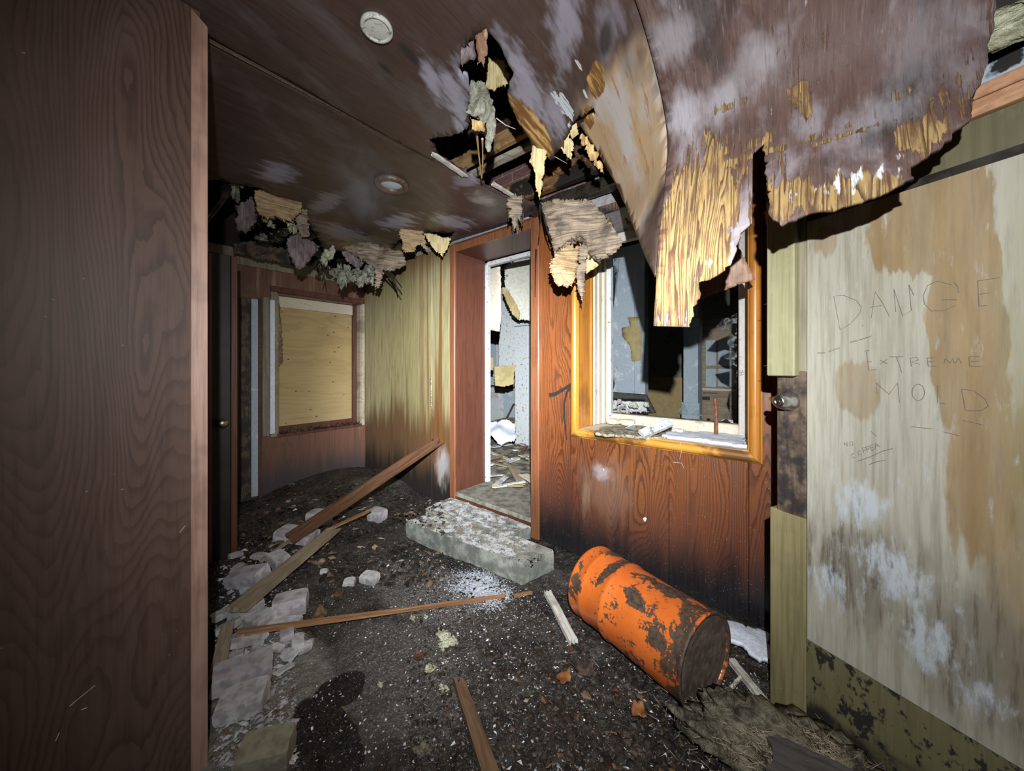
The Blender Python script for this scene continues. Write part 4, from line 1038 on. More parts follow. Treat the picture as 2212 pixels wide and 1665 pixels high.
# --- seen through the doorway
YC = 4.05
rp = empty('trim_5', onY(1128, 960, YC)); tag(rp, 'white peeling inner door frame standing beyond the doorway', 'door frame', kind='structure')
c0 = onY(1112, 940, YC); c1 = onY(1141, 940, YC); c2 = onY(1151, 900, YC)
box('post', c0.x, c1.x, YC, YC+.14, RZ-.02, 1.88, M['white'], rp, .006)
box('post_fillet', c1.x+.002, c2.x, YC+.03, YC+.12, RZ-.02, 1.88, M['cream'], rp, .006)
box('lintel', c0.x-.02, c2.x+.6, YC-.02, YC+.14, 1.885, 1.95, M['white'], rp, .006)
c3 = onY(1083, 800, YC+.1); 
box('partition', c3.x, c0.x-.004, YC+.04, YC+.12, 1.20, 2.5, M['white'], rp, .003)
pl_ = scrap('hanging_wallboard', [(1090, 575), (1160, 535), (1162, 690), (1122, 692), (1090, 640)], 4.3, (-10, 10), M['wallpaper'], .02, .01, .02, 3, 4, parent=rp)
pl_['label'] = 'wallboard with faded floral wallpaper'
scrap('torn_wallpaper', [(1084, 620), (1095, 622), (1125, 675), (1122, 692), (1108, 680), (1092, 648)], 4.2, (10, 5), M['paper'], .006, .008, .03, 4, 5, parent=pl_)['label'] = 'olive strip of torn paper'
sb = sheet('stripped_board', [(onY(a, b, 2.75).x, onY(a, b, 2.75).z) for a, b in ((1051, 570), (1080, 560), (1081, 690), (1078, 716), (1058, 712), (1051, 720))], lambda a, b: Vector((a, 2.75 + .02*mn.noise((a*4, b*3, 0)), b)), .012, M['cream'], .06, .006, .02, 6, parent=t1)
sb['label'] = 'cream peeling board'
# white cabinet against the far wall
YK = RY-.45
kc = empty('cabinet', onY(1075, 900, YK)); kc.location.z = RZ; tag(kc, 'white kitchen cabinet with a drawer against the far wall', 'cabinet')
a_ = onY(1030, 838, YK); b_ = onY(1111, 838, YK)
box('body', a_.x-.1, b_.x, YK, RY-.01, RZ-.01, a_.z, M['white'], kc, .004)
box('worktop', a_.x-.12, b_.x+.02, YK-.03, RY-.01, a_.z, a_.z+.035, M['cream'], kc, .004)
dw_ = ybox('drawer', (1044, 842), (1078, 860), YK-.022, .02, 'white', kc); ybox('drawer_front', (1046, 845), (1076, 858), YK-.030, .007, 'greyframe', dw_)
for k in range(6): ybox('door_board', (1046+k*6.6, 866), (1051.6+k*6.6, 902), YK-.018, .016, 'white', kc)
ybox('door', (1087, 842), (1110, 902), YK-.02, .018, 'blue', kc)
uc = empty('wall_cupboard', onY(1062, 760, YK+.1)); tag(uc, 'open wall cupboard above the white cabinet', 'cupboard')
ybox('back_panel', (1040, 735), (1072, 832), YK+.1, .02, 'blue', uc); ybox('side_panel', (1072, 740), (1080, 835), YK-.05, .2, 'white', uc)
scrap('torn_cardboard', [(1068, 792), (1112, 788), (1110, 830), (1090, 836), (1069, 833)], 4.7, (0, -10), M['paper'], .006, .006, .03, 3, 8, parent=uc)['label'] = 'yellow-brown torn cardboard'
scrap('peeling_paper', [(1053, 770), (1066, 772), (1066, 800), (1054, 798)], 4.9, (0, 0), M['paper'], .004, .006, .02, 3, 9, parent=uc)
# litter on the room floor
for k in range(34):
    px = R5.uniform(1050, 1152); py = R5.uniform(930, 1058); p = onZ(px, py, RZ+.02)
    an = R5.uniform(0, 3.14); L_ = R5.uniform(.08, .45); d_ = Vector((math.cos(an), math.sin(an), R5.uniform(-.05, .12)))*L_/2
    o = board('board_scrap', p-d_+Vector((0, 0, .02)), p+d_+Vector((0, 0, .02)), R5.uniform(.02, .10), R5.uniform(.006, .016), M[R5.choice(['planktan', 'white', 'cream', 'planktan', 'paper', 'plaster', 'stick'])], ragA=.03, ragB=.03, seed=k, nx=3, ny=3)
    tag(o, 'broken lath or board scrap littering the floor inside the doorway', 'scrap', 'board scraps on the inner room floor')
dg = scrap('snow_bank', [(1052, 915), (1085, 905), (1112, 912), (1112, 950), (1080, 958), (1060, 940)], 4.9, (0, -45), M['snow'], .05, .01, .05, 4, 12)
tag(dg, 'pale heap of drifted snow and paper inside the doorway', 'snow')
ln = board('loose_lath', onZ(1085, 922, RZ+.02), onY(1110, 872, 5.0), .05, .015, M['stick'], seed=4); tag(ln, 'dark slat leaning near the white cabinet', 'slat')

# --- seen through the broken window
YB = 3.75
bwall = empty('wall_room_near', onY(1360, 900, YB)); tag(bwall, 'blue-grey peeling wall seen through the broken window', 'wall', kind='structure')
a_ = onY(1322, 800, YB).x; b_ = onY(1392, 800, YB).x
box('plaster', a_-.9, b_, YB, YB+.12, RZ, 2.6, M['blue'], bwall, .003)
box('corner_trim', b_-.10, b_+.012, YB-.02, YB-.001, RZ, 2.6, M['blue'], bwall, .006)
box('dado_rail', a_-.9, b_-.102, YB-.018, YB-.001, onY(1350, 846, YB).z-.02, onY(1350, 846, YB).z+.012, M['blue'], bwall, .004)
pp = sheet('peeled_paper', [(onY(a, b, YB-.03).x, onY(a, b, YB-.03).z) for a, b in ((1355, 684), (1380, 684), (1378, 700), (1386, 716), (1384, 778), (1366, 780), (1362, 745), (1345, 726), (1343, 708), (1362, 704))], lambda a, b: Vector((a, YB-.035 + .03*mn.noise((a*5, b*5, 0)), b)), .004, M['paper'], .05, .004, .02, 2)
tag(pp, 'olive strip of peeled paper on the blue-grey wall', 'paper')
tag(ybox('plywood_sheet', (1398, 814), (1476, 985), RY-.55, .02, 'knotty', None), 'knotty yellow plywood sheet leaning in the room behind', 'plywood')
YD = 4.2
bc = empty('trim_6', onY(1492, 960, YD)); tag(bc, 'blue-grey square column seen through the broken window', 'column', kind='structure')
ybox('shaft', (1476, 640), (1508, 985), YD, .2, 'blue', bc); ybox('base_block', (1472, 868), (1511, 985), YD-.02, .018, 'blue', bc); ybox('capital', (1472, 690), (1511, 706), YD-.02, .018, 'blue', bc)
d3 = empty('door_3', onY(1550, 980, YD+.3)); tag(d3, 'panelled inner door with small panes, ajar in the room behind', 'door', kind='structure')
Y3 = YD+.3
ybox('slab', (1516, 690), (1592, 990), Y3, .04, 'planktan', d3)
for (a, b) in (((1524, 735), (1547, 790)), ((1551, 735), (1586, 790)), ((1524, 796), (1547, 836)), ((1551, 796), (1586, 836))):
    ybox('pane', a, b, Y3-.008, .006, 'blue', d3)
ybox('rail', (1516, 838), (1592, 846), Y3-.014, .012, 'cream', d3); ybox('letter_plate', (1516, 856), (1533, 864), Y3-.012, .010, 'dark', d3)
ybox('push_bar', (1518, 847), (1550, 850), Y3-.04, .02, 'steel', d3)
ybox('lower_panel', (1526, 872), (1584, 980), Y3-.012, .010, 'planktan', d3)
# fallen crate behind the sill
YE = 3.1
cr = empty('crate', onY(1365, 900, YE)); tag(cr, 'dark open crate of rubble tipped behind the broken window', 'crate')
cr_b = scrap('lid_board', [(1322, 846), (1398, 852), (1418, 892), (1405, 893), (1392, 864), (1322, 862)], 3.1, (0, 0), M['black'], .02, 0, .002, 2, 3, parent=cr)
scrap('back_board', [(1322, 862), (1392, 864), (1405, 893), (1322, 893)], 3.15, (0, 0), M['dark'], .01, 0, .002, 2, 3, parent=cr)
for k in range(9):
    p = at(R5.uniform(1328, 1400), R5.uniform(866, 890), 3.06)
    rough_block('rubble', [p + Vector(q)*.02 for q in ((-1,-1,-1),(1,-1,-1),(1,1,-1),(-1,1,-1),(-1,-1,1.2),(.8,-1,1),(1,1,.7),(-.8,1,1))], M[R5.choice(['plaster', 'whitewood', 'greybrick'])], cr, k, .01, 1)
tag(box('storage_bench', -1.65, .25, 2.95, 3.0, RZ, onY(1400, 893, 2.95).z-.02, M['roomwall'], None, .004), 'low dim boarding standing just inside the broken window', 'boarding')

# ================================================================== ATTIC TIMBERS AND HANGING THINGS
def beamX(name, px, py, Y, h, th, x0, x1, m, label, z=None):
    z = onY(px, py, Y).z
    o = board(name, (x0, Y, z), (x1, Y, z), th, h, M[m], rough=.003, nx=14); return tag(o, label, 'beam')
beamX('roof_beam', 1060, 318, 1.75, .10, .05, -2.2, .3, 'timber', 'orange-brown roof beam crossing the torn ceiling hole')
beamX('pale_batten', 1070, 352, 1.80, .035, .05, -2.1, .2, 'palet', 'pale grey batten under the orange-brown roof beam')
beamX('wall_plate', 1200, 385, 2.12, .15, .07, -2.3, .4, 'rotbeam', 'rotten orange and black beam fixed along the brick wall')
beamX('rotted_plate', 1250, 420, 2.08, .07, .10, -1.55, -.3, 'dark', 'black rotted plate under the beam along the brick wall')
for k, (y, z) in enumerate(((.6, 2.62), (1.3, 2.62), (1.95, 2.60))):
    z -= .10; o = board('joist', (AX-.39, y, z), (-2.7, y, z), .05, .12, M['rotpost'], nx=8, rough=.004, seed=k); tag(o, 'dark rotten joist above the collapsed ceiling edge', 'joist', 'joists above the collapsed edge')

hang = [
 # name, outline, depth, tilt, mat, thick, rag, bend, seed, layers, label
 ('ceiling_scrap', [(549, 411), (582, 403), (605, 426), (627, 431), (653, 436), (650, 461), (627, 476), (602, 469), (582, 466), (559, 461)], 2.42, (10, -15), 'rottan', .012, .006, .02, 1, 1, 'curled tan chunk of torn ceiling ply beside the dark door'),
 ('ceiling_scrap', [(620, 514), (648, 500), (691, 532), (670, 560), (648, 583), (632, 563), (620, 537)], 2.7, (20, -10), 'rotpurple', .014, .005, .02, 2, 1, 'purple-brown flap of ceiling ply hanging over the boarded window'),
 ('ceiling_scrap', [(739, 535), (779, 518), (872, 545), (875, 570), (845, 583), (828, 580), (818, 622), (810, 620), (812, 580), (782, 557)], 3.15, (-15, -20), 'rotgrey', .012, .006, .03, 3, 1, 'grey-brown torn ply sheet drooping near the corner of the porch'),
 ('ceiling_scrap', [(739, 542), (756, 545), (787, 568), (777, 582), (749, 563)], 3.0, (25, 0), 'rotpurple', .012, .004, .01, 4, 0, 'small dark ply strip tucked under the drooping grey sheet'),
 ('ceiling_scrap', [(863, 476), (903, 476), (913, 497), (924, 537), (906, 527), (891, 542), (875, 547), (863, 512)], 3.0, (0, -25), 'rottan', .008, .008, .02, 5, 0, 'fringed tan veneer scrap peeling from the ceiling left of the doorway'),
 ('ceiling_scrap', [(914, 503), (946, 510), (975, 518), (956, 555), (936, 535)], 3.05, (0, -20), 'yellowply', .006, .005, .02, 6, 0, 'pale yellow triangular tear in the ceiling left of the doorway'),
 ('ceiling_scrap', [(510, 440), (545, 425), (556, 470), (535, 500), (512, 500)], 2.5, (0, 0), 'rotpurple', .01, .008, .03, 7, 0, 'dark ragged ply remnant next to the black door head'),
 ('ceiling_scrap', [(640, 455), (662, 448), (668, 510), (652, 512), (640, 490)], 2.6, (0, 0), 'rotgrey', .006, .006, .02, 8, 0, 'narrow grey splinter strip hanging below the tan chunk'),
 ('ceiling_scrap', [(505, 525), (560, 520), (640, 545), (690, 570), (650, 575), (560, 560), (505, 548)], 3.2, (0, 20), 'rotpost', .02, .006, .02, 9, 0, 'black charred board edge above the end wall panel'),
 # beside the doorway
 ('ply_chunk', [(1170, 440), (1208, 430), (1277, 433), (1300, 458), (1327, 494), (1346, 522), (1332, 544), (1302, 562), (1267, 547), (1254, 510), (1219, 527), (1196, 547), (1188, 522), (1183, 489), (1173, 466)], 2.08, (-15, -12), 'rotgrey', .018, .006, .035, 11, 2, 'big shaggy grey-brown ply chunk hanging between doorway and window'),
 ('ply_chunk', [(1198, 545), (1231, 530), (1254, 533), (1249, 577), (1241, 603), (1226, 620), (1206, 615), (1193, 597), (1186, 577)], 2.06, (10, -20), 'rottan', .012, .006, .02, 12, 1, 'tan rounded ply tongue below the shaggy grey-brown chunk'),
 ('ply_chunk', [(1252, 525), (1270, 535), (1266, 577), (1262, 610), (1258, 653), (1249, 630), (1244, 597), (1248, 560)], 2.04, (0, 0), 'rotgrey', .006, .005, .02, 13, 0, 'thin grey splinter hanging over the amber window trim'),
 ('ply_chunk', [(1265, 545), (1310, 552), (1289, 577), (1266, 592)], 2.12, (0, 10), 'yellowply', .01, .003, .01, 14, 0, 'yellow ply corner showing behind the shaggy grey-brown chunk'),
 # round the hole
 ('bark_flap', [(1096, 424), (1130, 428), (1128, 455), (1124, 482), (1118, 470), (1112, 500), (1106, 470), (1098, 462)], 2.36, (0, 0), 'rotgrey', .012, .008, .02, 27, 0, 'grey-brown frayed bark flap above the doorway head'),
 ('hole_flap', [(1025, 78), (1050, 62), (1052, 118), (1045, 146), (1036, 134), (1029, 143)], 1.24, (-25, 10), 'redscrap', .006, .005, .006, 15, 0, 'red-brown veneer flap folded down at the tip of the ceiling hole'),
 ('hole_flap', [(995, 112), (1026, 80), (1030, 122), (1014, 130), (1000, 146)], 1.27, (35, 5), 'rotpurple', .006, .005, .01, 16, 0, 'lilac-stained veneer flap folded down at the left of the ceiling hole'),
 ('backing_paper', [(1056, 120), (1080, 128), (1096, 140), (1098, 182), (1060, 192), (1046, 188)], 1.62, (0, 10), 'yellowply', .006, .006, .02, 17, 0, 'cream backing paper showing inside the ceiling hole'),
 ('splinter', [(1151, 306), (1181, 326), (1176, 365), (1171, 404), (1165, 434), (1157, 404), (1154, 370), (1143, 350)], 1.86, (0, 5), 'yellowply', .005, .004, .01, 18, 0, 'long yellow splinter hanging down from the torn brown tongue'),
 ('splinter', [(1196, 300), (1226, 270), (1240, 312), (1234, 345), (1215, 325)], 1.78, (0, -5), 'yellowply', .005, .005, .01, 19, 0, 'broad yellow splinter behind the tip of the torn brown tongue'),
 ('splinter', [(1222, 268), (1242, 258), (1250, 290), (1236, 300)], 1.70, (0, -5), 'yellowply', .005, .003, .01, 20, 0, 'short yellow ply edge beside the curled tan flap'),
 ('splinter', [(1256, 285), (1275, 310), (1300, 350), (1305, 375), (1290, 362), (1268, 330), (1252, 300)], 1.62, (0, 0), 'goldtorn', .006, .005, .01, 21, 0, 'gold fringed ply edge along the curled tan flap'),
 ('splinter', [(1015, 252), (1048, 262), (1046, 285), (1020, 280)], 1.50, (0, 0), 'goldtorn', .008, .004, .01, 22, 0, 'gold lath stub under the hanging insulation batt'),
 ('offcut', [(1508, 640), (1515, 560), (1590, 530), (1600, 540), (1632, 603), (1575, 622), (1512, 648)], 1.62, (0, 0), 'redscrap', .012, .002, .004, 23, 0, 'red-brown wood offcut caught behind the hanging ceiling tongue'),
 ('ply_shred', [(1478, 650), (1492, 652), (1496, 690), (1486, 680)], 1.9, (0, 0), 'rotgrey', .004, .003, .01, 24, 0, 'tiny shred dangling behind the ceiling tongue'),
 ('insulation_shred', [(1350, 470), (1362, 480), (1372, 500), (1358, 498)], 2.2, (0, 0), 'yellowply', .01, .004, .01, 25, 0, 'pale shred in the dark gap beside the curled flap'),
 ('ledge_ply', [(1655, 385), (1678, 384), (1672, 420), (1678, 440), (1666, 490), (1656, 500)], 1.36, (0, 0), 'redscrap', .004, .004, .006, 26, 0, 'thin salmon-brown ply sliver behind the notch in the ceiling sheet'),
]
for nm, ol, d_, ti, mt, tk, rg, bd, sd, ly, lab in hang:
    o = scrap(nm, ol, d_, ti, M[mt], tk, rg*1.5, bd, 7, sd, layers=ly, sp=.006)
    if nm == 'backing_paper': o.parent = ce; o.matrix_parent_inverse = Matrix.Translation(-ce.location); o['label'] = 'cream backing paper'
    else: tag(o, lab, 'ply scrap', None)
# insulation clumps
for k, (px, py, d_, r_, mt, lab) in enumerate((
    (735, 588, 3.0, (.07, .06, .10), 'fluff', 'large grey insulation clump hanging over the boarded window'),
    (768, 595, 3.05, (.06, .05, .07), 'fluff', 'grey insulation clump right of the largest clump'),
    (797, 592, 3.1, (.05, .05, .08), 'fluff', 'ragged grey insulation clump under the drooping ply sheet'),
    (706, 545, 2.95, (.06, .04, .06), 'fluffy_y', 'pale insulation wad beside the purple-brown flap'),
    (582, 478, 2.5, (.05, .04, .035), 'fluffy_y', 'pale insulation tuft below the curled tan chunk'),
    (633, 492, 2.6, (.04, .03, .045), 'fluffy_y', 'small pale insulation tuft behind the grey splinter strip'),
    (562, 508, 2.7, (.07, .05, .04), 'fluff', 'grey insulation wad above the charred board edge'),
    (507, 408, 2.3, (.03, .03, .07), 'fluff', 'mouldy clump at the shadowed end of the ceiling'),
    (540, 485, 2.6, (.08, .06, .05), 'dark', 'black sodden clump beside the curled tan chunk'),
    (600, 510, 2.75, (.08, .06, .05), 'dark', 'black sodden clump under the pale tuft'),
    (690, 575, 3.0, (.05, .05, .04), 'dark', 'black rotten clump under the purple-brown flap'),
    (1300, 395, 2.25, (.10, .05, .03), 'dark', 'black charred lump on the beam by the curled flap'),
    )):
    tag(clump('insulation_clump', at(px, py, d_), tuple(q*.8 for q in r_), M[mt], k+1), lab, 'insulation')
ba = scrap('insulation_batt', [(1017, 172), (1039, 174), (1056, 197), (1070, 236), (1070, 292), (1060, 312), (1053, 328), (1047, 309), (1051, 264), (1017, 250), (1014, 208)], 1.48, (0, 0), M['fluff'], .035, .005, .022, 14, 40, step=.012)
tag(ba, 'yellow-grey insulation batt hanging through the ceiling hole', 'insulation')
tag(lump('insulation_clump', at(1185, -0+2, 1.0), (.02, .02, .02), M['fluff'], 3) if False else clump('insulation_clump', dpl(.46, -.03, 2.15), (.10, .03, .045), M['fluffy_y'], 33), 'pale insulation bulging above the top plate of the door', 'insulation')
# strands and laths
def strands(name, seqs, r, m, label, cat='splinter', grp=None):
    for s_ in seqs:
        tag(strand(name, [at(*q) for q in s_], r, M[m]), label, cat, grp)
strands('lath_splinter', [[(1030, 290, 1.6), (1034, 330, 1.75), (1040, 385, 1.95)], [(1042, 300, 1.6), (1043, 340, 1.75), (1041, 385, 1.95)]], .006, 'goldtorn', 'thin gold lath splinter hanging below the insulation batt', grp='lath splinters')
strands('bark_strand', [[(1097+k*6.5, 424, 2.42), (1099+k*5.5+(k*7) % 4, 452, 2.40), (1098+k*6+(k*13) % 9, 478+((k*37) % 46), 2.38)] for k in range(6)], .010, 'rotpost', 'dark fibrous strand fringing the ceiling above the doorway', grp='dark strands above the doorway')
strands('bark_strand', [[(1165, 430, 2.2), (1168, 470, 2.19), (1164, 512, 2.2)], [(1172, 450, 2.15), (1180, 490, 2.13), (1190, 520, 2.12)]], .007, 'dark', 'black strand hanging beside the shaggy grey-brown chunk', grp='black strands beside the chunk')
strands('burnt_stick', [[(828, 583, 3.1), (848, 605, 3.08), (866, 632, 3.06)], [(838, 585, 3.1), (856, 612, 3.08), (858, 628, 3.07)], [(845, 590, 3.1), (864, 615, 3.08), (868, 622, 3.07)]], .009, 'dark', 'charred black stick poking down at the porch corner', grp='charred sticks at the porch corner')
strands('burnt_stick', [[(690, 562, 3.0), (700, 590, 2.98), (702, 612, 2.97)], [(700, 588, 2.98), (693, 608, 2.97)]], .006, 'dark', 'thin burnt twig hanging over the boarded window', grp='burnt twigs')
strands('dangling_wire', [[(1072, 255, 1.5), (1092, 270, 1.52), (1114, 279, 1.54)], [(1184, 330, 1.9), (1205, 342, 1.9), (1225, 353, 1.92)]], .0022, 'whitewood', 'thin pale wire dangling in the ceiling hole', 'wire', 'wires in the ceiling hole')
strands('dangling_root', [[(1158, 538, 2.6), (1157, 580, 2.6), (1156, 640, 2.6)]], .006, 'dark', 'black icicle-like strand hanging in the doorway head', 'strand')
tag(strand('dangling_straw', [onY(1470, 955, WY-.03), onY(1472, 975, WY-.025), onY(1468, 992, WY-.02)], .0016, M['whitewood']), 'bent straw hanging from the window sill', 'straw')
tag(strand('dangling_straw', [onY(1455, 998, WY-.004), onY(1472, 1000, WY-.006), onY(1478, 1012, WY-.004)], .0016, M['whitewood']), 'broken straw stuck to the panelling under the sill', 'straw')
# torn white lip along panel edge at the hole
for k, (a, b) in enumerate((((932, 330), (1008, 382)), ((1062, 395), (1110, 424)))):
    o = board('torn_lip', at(*a, onZ(*a, CZ-.01).dot(FWD)), at(*b, onZ(*b, CZ-.01).dot(FWD)), .03, .012, M['whitewood'], ragA=.03, ragB=.03, seed=k, up=(0, 0, 1))
    tag(o, ('long' if k == 0 else 'short') + ' pale torn lath along the edge of the ceiling hole', 'lath')

# ceiling fittings
fx = onZ(846, 396, CZ); fl = empty('recessed_light', fx); tag(fl, 'rusty ring of a recessed ceiling light', 'ceiling light')
def ring(name, c, prof, m, parent, n=32):
    v = []; f = []
    for r, h in prof:
        for j in range(n): an = 2*math.pi*j/n; v.append((c[0]+r*math.cos(an), c[1]+r*math.sin(an), c[2]+h))
    P_ = len(prof)
    for k in range(P_):
        for j in range(n):
            j2 = (j+1) % n; k2 = (k+1) % P_; f.append((k*n+j, k2*n+j, k2*n+j2, k*n+j2))
    me = bpy.data.meshes.new(name); me.from_pydata(v, [], f); return link(name, me, M[m], parent, smooth=True)
ring('trim_ring', (fx.x, fx.y, CZ-.006), [(.105, 0), (.102, -.014), (.09, -.020), (.072, -.014), (.066, 0), (.066, .012), (.10, .012)], 'fixture', fl)
me = bpy.data.meshes.new('lamp_glass'); n_ = 32
me.from_pydata([(fx.x+.066*math.cos(2*math.pi*j/n_), fx.y+.066*math.sin(2*math.pi*j/n_), CZ-.004) for j in range(n_)] + [(fx.x, fx.y, CZ-.010)], [], [((j+1) % n_, j, n_) for j in range(n_)])
link('lamp_glass', me, M['lens'], fl, smooth=True)
px_ = onZ(814, 60, CZ); dc = empty('ceiling_disc', px_); tag(dc, 'pale spotted round cover on the ceiling', 'ceiling cover')
ring('rim', (px_.x, px_.y, CZ-.002), [(.052, .01), (.052, -.006), (.046, -.009), (.040, -.006), (.040, .01)], 'disc', dc)
me = bpy.data.meshes.new('cover')
me.from_pydata([(px_.x+.041*math.cos(2*math.pi*j/n_), px_.y+.041*math.sin(2*math.pi*j/n_), CZ-.006) for j in range(n_)] + [(px_.x, px_.y, CZ-.012)], [], [((j+1) % n_, j, n_) for j in range(n_)])
link('cover', me, M['disc'], dc, smooth=True)

# ================================================================== FLOOR OBJECTS
# ---- drum
nc = Vector((-.294, 1.510, .175)); fc = Vector((-.860, 1.690, .178))
nc.z += .0; dax = (nc-fc); DL = dax.length
dr = empty('oil_drum', ((nc.x+fc.x)/2, (nc.y+fc.y)/2, 0)); tag(dr, 'rusty orange steel drum lying on its side by the panelled wall', 'drum')
DRM = frame(fc, nc, (0, 0, 1)); R_ = .172
prof_ = [(R_*.94, .012), (R_*.965, 0), (R_+.004, 0), (R_+.005, .012), (R_, .020), (R_, .045)]
def rib(x, w=.020, h=.007): return [(R_, x-w), (R_+h*.7, x-w*.5), (R_+h, x), (R_+h*.7, x+w*.5), (R_, x+w)]
prof_ += rib(.075, .016, .005) + rib(.205) + [(R_, .30), (R_-.001, .36), (R_, .42), (R_, .50), (R_-.0005, DL-.03), (R_, DL-.018), (R_+.005, DL-.010), (R_+.005, DL), (R_*.97, DL), (R_*.95, DL-.014)]
sh = lathe('shell', prof_, DRM, M['drum'], 48, dr, caps=False)
for v_ in sh.data.vertices:
    q = v_.co; k_ = mn.noise((q.x*5, q.y*6, q.z*6)); rr = 1 - .012*max(0, k_); v_.co = (q.x, q.y*rr, q.z*rr)
M['rustend'] = plain('dark_rusted_steel', (.055, .038, .027), (.10, .075, .055), 25, .6, bump=.4)
ep = []
for k in range(19):
    r = R_*.952*(1-k/18) + .0005; ep.append((r, DL-.012 + .0012*math.cos(k*1.5)*(k > 1)))
lathe('end_disc', ep, DRM, M['rustend'], 48, dr, caps=False)
lathe('end_disc', [(R_*.95, .014), (R_*.5, .012), (.001, .012)], DRM, M['rustend'], 40, dr, caps=False)
tag(lump('drum_debris', at(1600, 1455, 1.5) - Vector((0, 0, .0)), (.001, .001, .001), M['dark'], 1, sub=1), 'x', 'x') if False else None

# ---- concrete step
bl = [(-2.33, 1.535), (-1.305, 1.655), (-1.245, 1.905), (-2.30, 1.86)]
o = rough_block('concrete_block', [(x, y, -.02) for x, y in bl] + [(x, y, .125) for x, y in bl], M['conc'], None, 3, .008, 10, 11)
tag(o, 'frost-dusted concrete step block in front of the doorway', 'concrete block')
b2 = [(-2.50, 1.84), (-1.62, 1.86), (-1.60, WY-.03), (-2.50, WY-.03)]
o = rough_block('rubble_step', [(x, y, -.02) for x, y in b2] + [(x, y, .095) for x, y in b2], M['conc'], None, 5, .014, 12, 8)
tag(o, 'frosty crumbled mortar bed between the concrete block and the doorway', 'step')

# ---- planks
def fz(px, py, h=0):
    z = .02
    for _ in range(6):
        p = onZ(px, py, z+h); z = floor_z(p.x, p.y)
    return onZ(px, py, z+h)
def onfloor(name, a, b, w, t, mt, label, cat, ha=.012, hb=.012, **k):
    o = board(name, fz(*a, ha), fz(*b, hb), w, t, M[mt], **k); return tag(o, label, cat)
lowp = onZ(622, 1166, .10); hip = onY(952, 948, WY-.02)
o = board('leaning_plank', lowp, hip, .105, .020, M['plankdark'], up=(.35, -.6, .7), ragB=.10, ragA=.02, seed=3); tag(o, 'long wet dark plank leaning against the faded wall', 'plank')
o = board('broken_slat', onZ(705, 1145, .10), onZ(800, 1102, .14), .035, .012, M['lath'], ragA=.06, ragB=.06, seed=5); tag(o, 'short orange splintered slat under the leaning plank', 'slat')
onfloor('plank', (508, 1318), (722, 1142), .10, .022, 'planktan', 'dusty tan plank lying across the bricks', 'plank', .075, .06, ragA=.01, ragB=.06, seed=7)
onfloor('lath', (512, 1366), (1092, 1287), .026, .020, 'lath', 'long orange-brown lath lying across the floor', 'lath', .05, .012, ragB=.10, seed=9, taper=.5)
onfloor('stick', (988, 1462), (1062, 1680), .040, .030, 'stick', 'brown broken stick on the floor in the foreground', 'stick', .02, .03, ragA=.05, seed=11, taper=1.3)
onfloor('white_batten', (1182, 1278), (1240, 1388), .042, .022, 'whitewood', 'flaking white batten on the floor beside the drum', 'batten', .014, .014, ragA=.02, ragB=.02, seed=13)
onfloor('white_batten', (1578, 1425), (1655, 1520), .028, .024, 'whitewood', 'pale batten on the floor behind the near end of the drum', 'batten', .03, .03, ragA=.01, seed=15)
onfloor('white_stick', (1575, 1490), (1606, 1455), .010, .008, 'whitewood', 'short thin white stick near the pale batten', 'stick', .03, .035, seed=17)
onfloor('orange_chip', (1110, 1287), (1148, 1279), .022, .010, 'lath', 'small orange wood chip by the concrete block', 'wood chip', .008, .008, seed=19)
onfloor('dark_board', (1655, 1625), (1850, 1720), .13, .03, 'rotboard', 'black wet board at the foot of the plywood door', 'board', .05, .05, seed=21, ragA=.03)
onfloor('shadow_plank', (466, 1470), (492, 1350), .05, .02, 'planktan', 'tan board end lying in the shadow of the partition', 'plank', .05, .05, seed=23)
onfloor('slat', (560, 1215), (690, 1120), .03, .012, 'planktan', 'thin grey-brown slat on the debris left of the leaning plank', 'slat', .03, .03, seed=25, ragA=.03, ragB=.03)
onfloor('slat', (598, 1175), (735, 1085), .05, .012, 'stick', 'dark flat slat on the heap under the boarded window', 'slat', .02, .02, seed=27, ragA=.03, ragB=.03)
onfloor('straw_stalk', (1590, 1545), (1625, 1520), .008, .006, 'planktan', 'short tan stalk on the heap beside the drum', 'stalk', .03, .05, seed=29)

# ---- bricks and masonry lumps
def brick_at(name, px, py, L_, w_, h_, yaw, mt, label, lift=0, tilt=(0, 0), seed=0, cat='brick', amp=.004):
    p = fz(px, py); base = floor_z(p.x, p.y) + lift
    Rm = Matrix.Rotation(math.radians(yaw), 4, 'Z') @ Matrix.Rotation(math.radians(tilt[0]), 4, 'X') @ Matrix.Rotation(math.radians(tilt[1]), 4, 'Y')
    c8 = [(x*L_/2, y*w_/2, z*h_) for z in (0, 1) for x, y in ((-1, -1), (1, -1), (1, 1), (-1, 1))]
    o = rough_block(name, c8, M[mt], None, seed, amp, 3, 22)
    o.matrix_world = Matrix.Translation((p.x, p.y, base)) @ Rm
    return tag(o, label, cat)
brick_at('brick', 628, 1322, .15, .095, .085, 62, 'greybrick', 'whole grey brick with sharp corners beside the tan plank', .0, (0, 0), 1)
brick_at('brick', 540, 1262, .20, .10, .085, 35, 'greybrick', 'purple-grey brick tilted under the upper end of the tan plank', .0, (8, -12), 2)
brick_at('brick', 600, 1225, .12, .09, .06, 10, 'greybrick', 'half-buried pale brick behind the tan plank', .02, (0, 10), 3)
brick_at('brick', 545, 1345, .19, .10, .05, 25, 'plaster', 'flat grey brick under the lower end of the tan plank', 0, (0, 0), 4)
brick_at('brick', 610, 1352, .16, .07, .03, 40, 'plaster', 'thin chipped brick slip beside the orange-brown lath', 0, (0, 0), 5)
brick_at('brick', 522, 1470, .20, .11, .07, 75, 'greybrick', 'large grey brick at the shadow edge of the partition', 0, (0, 6), 6)
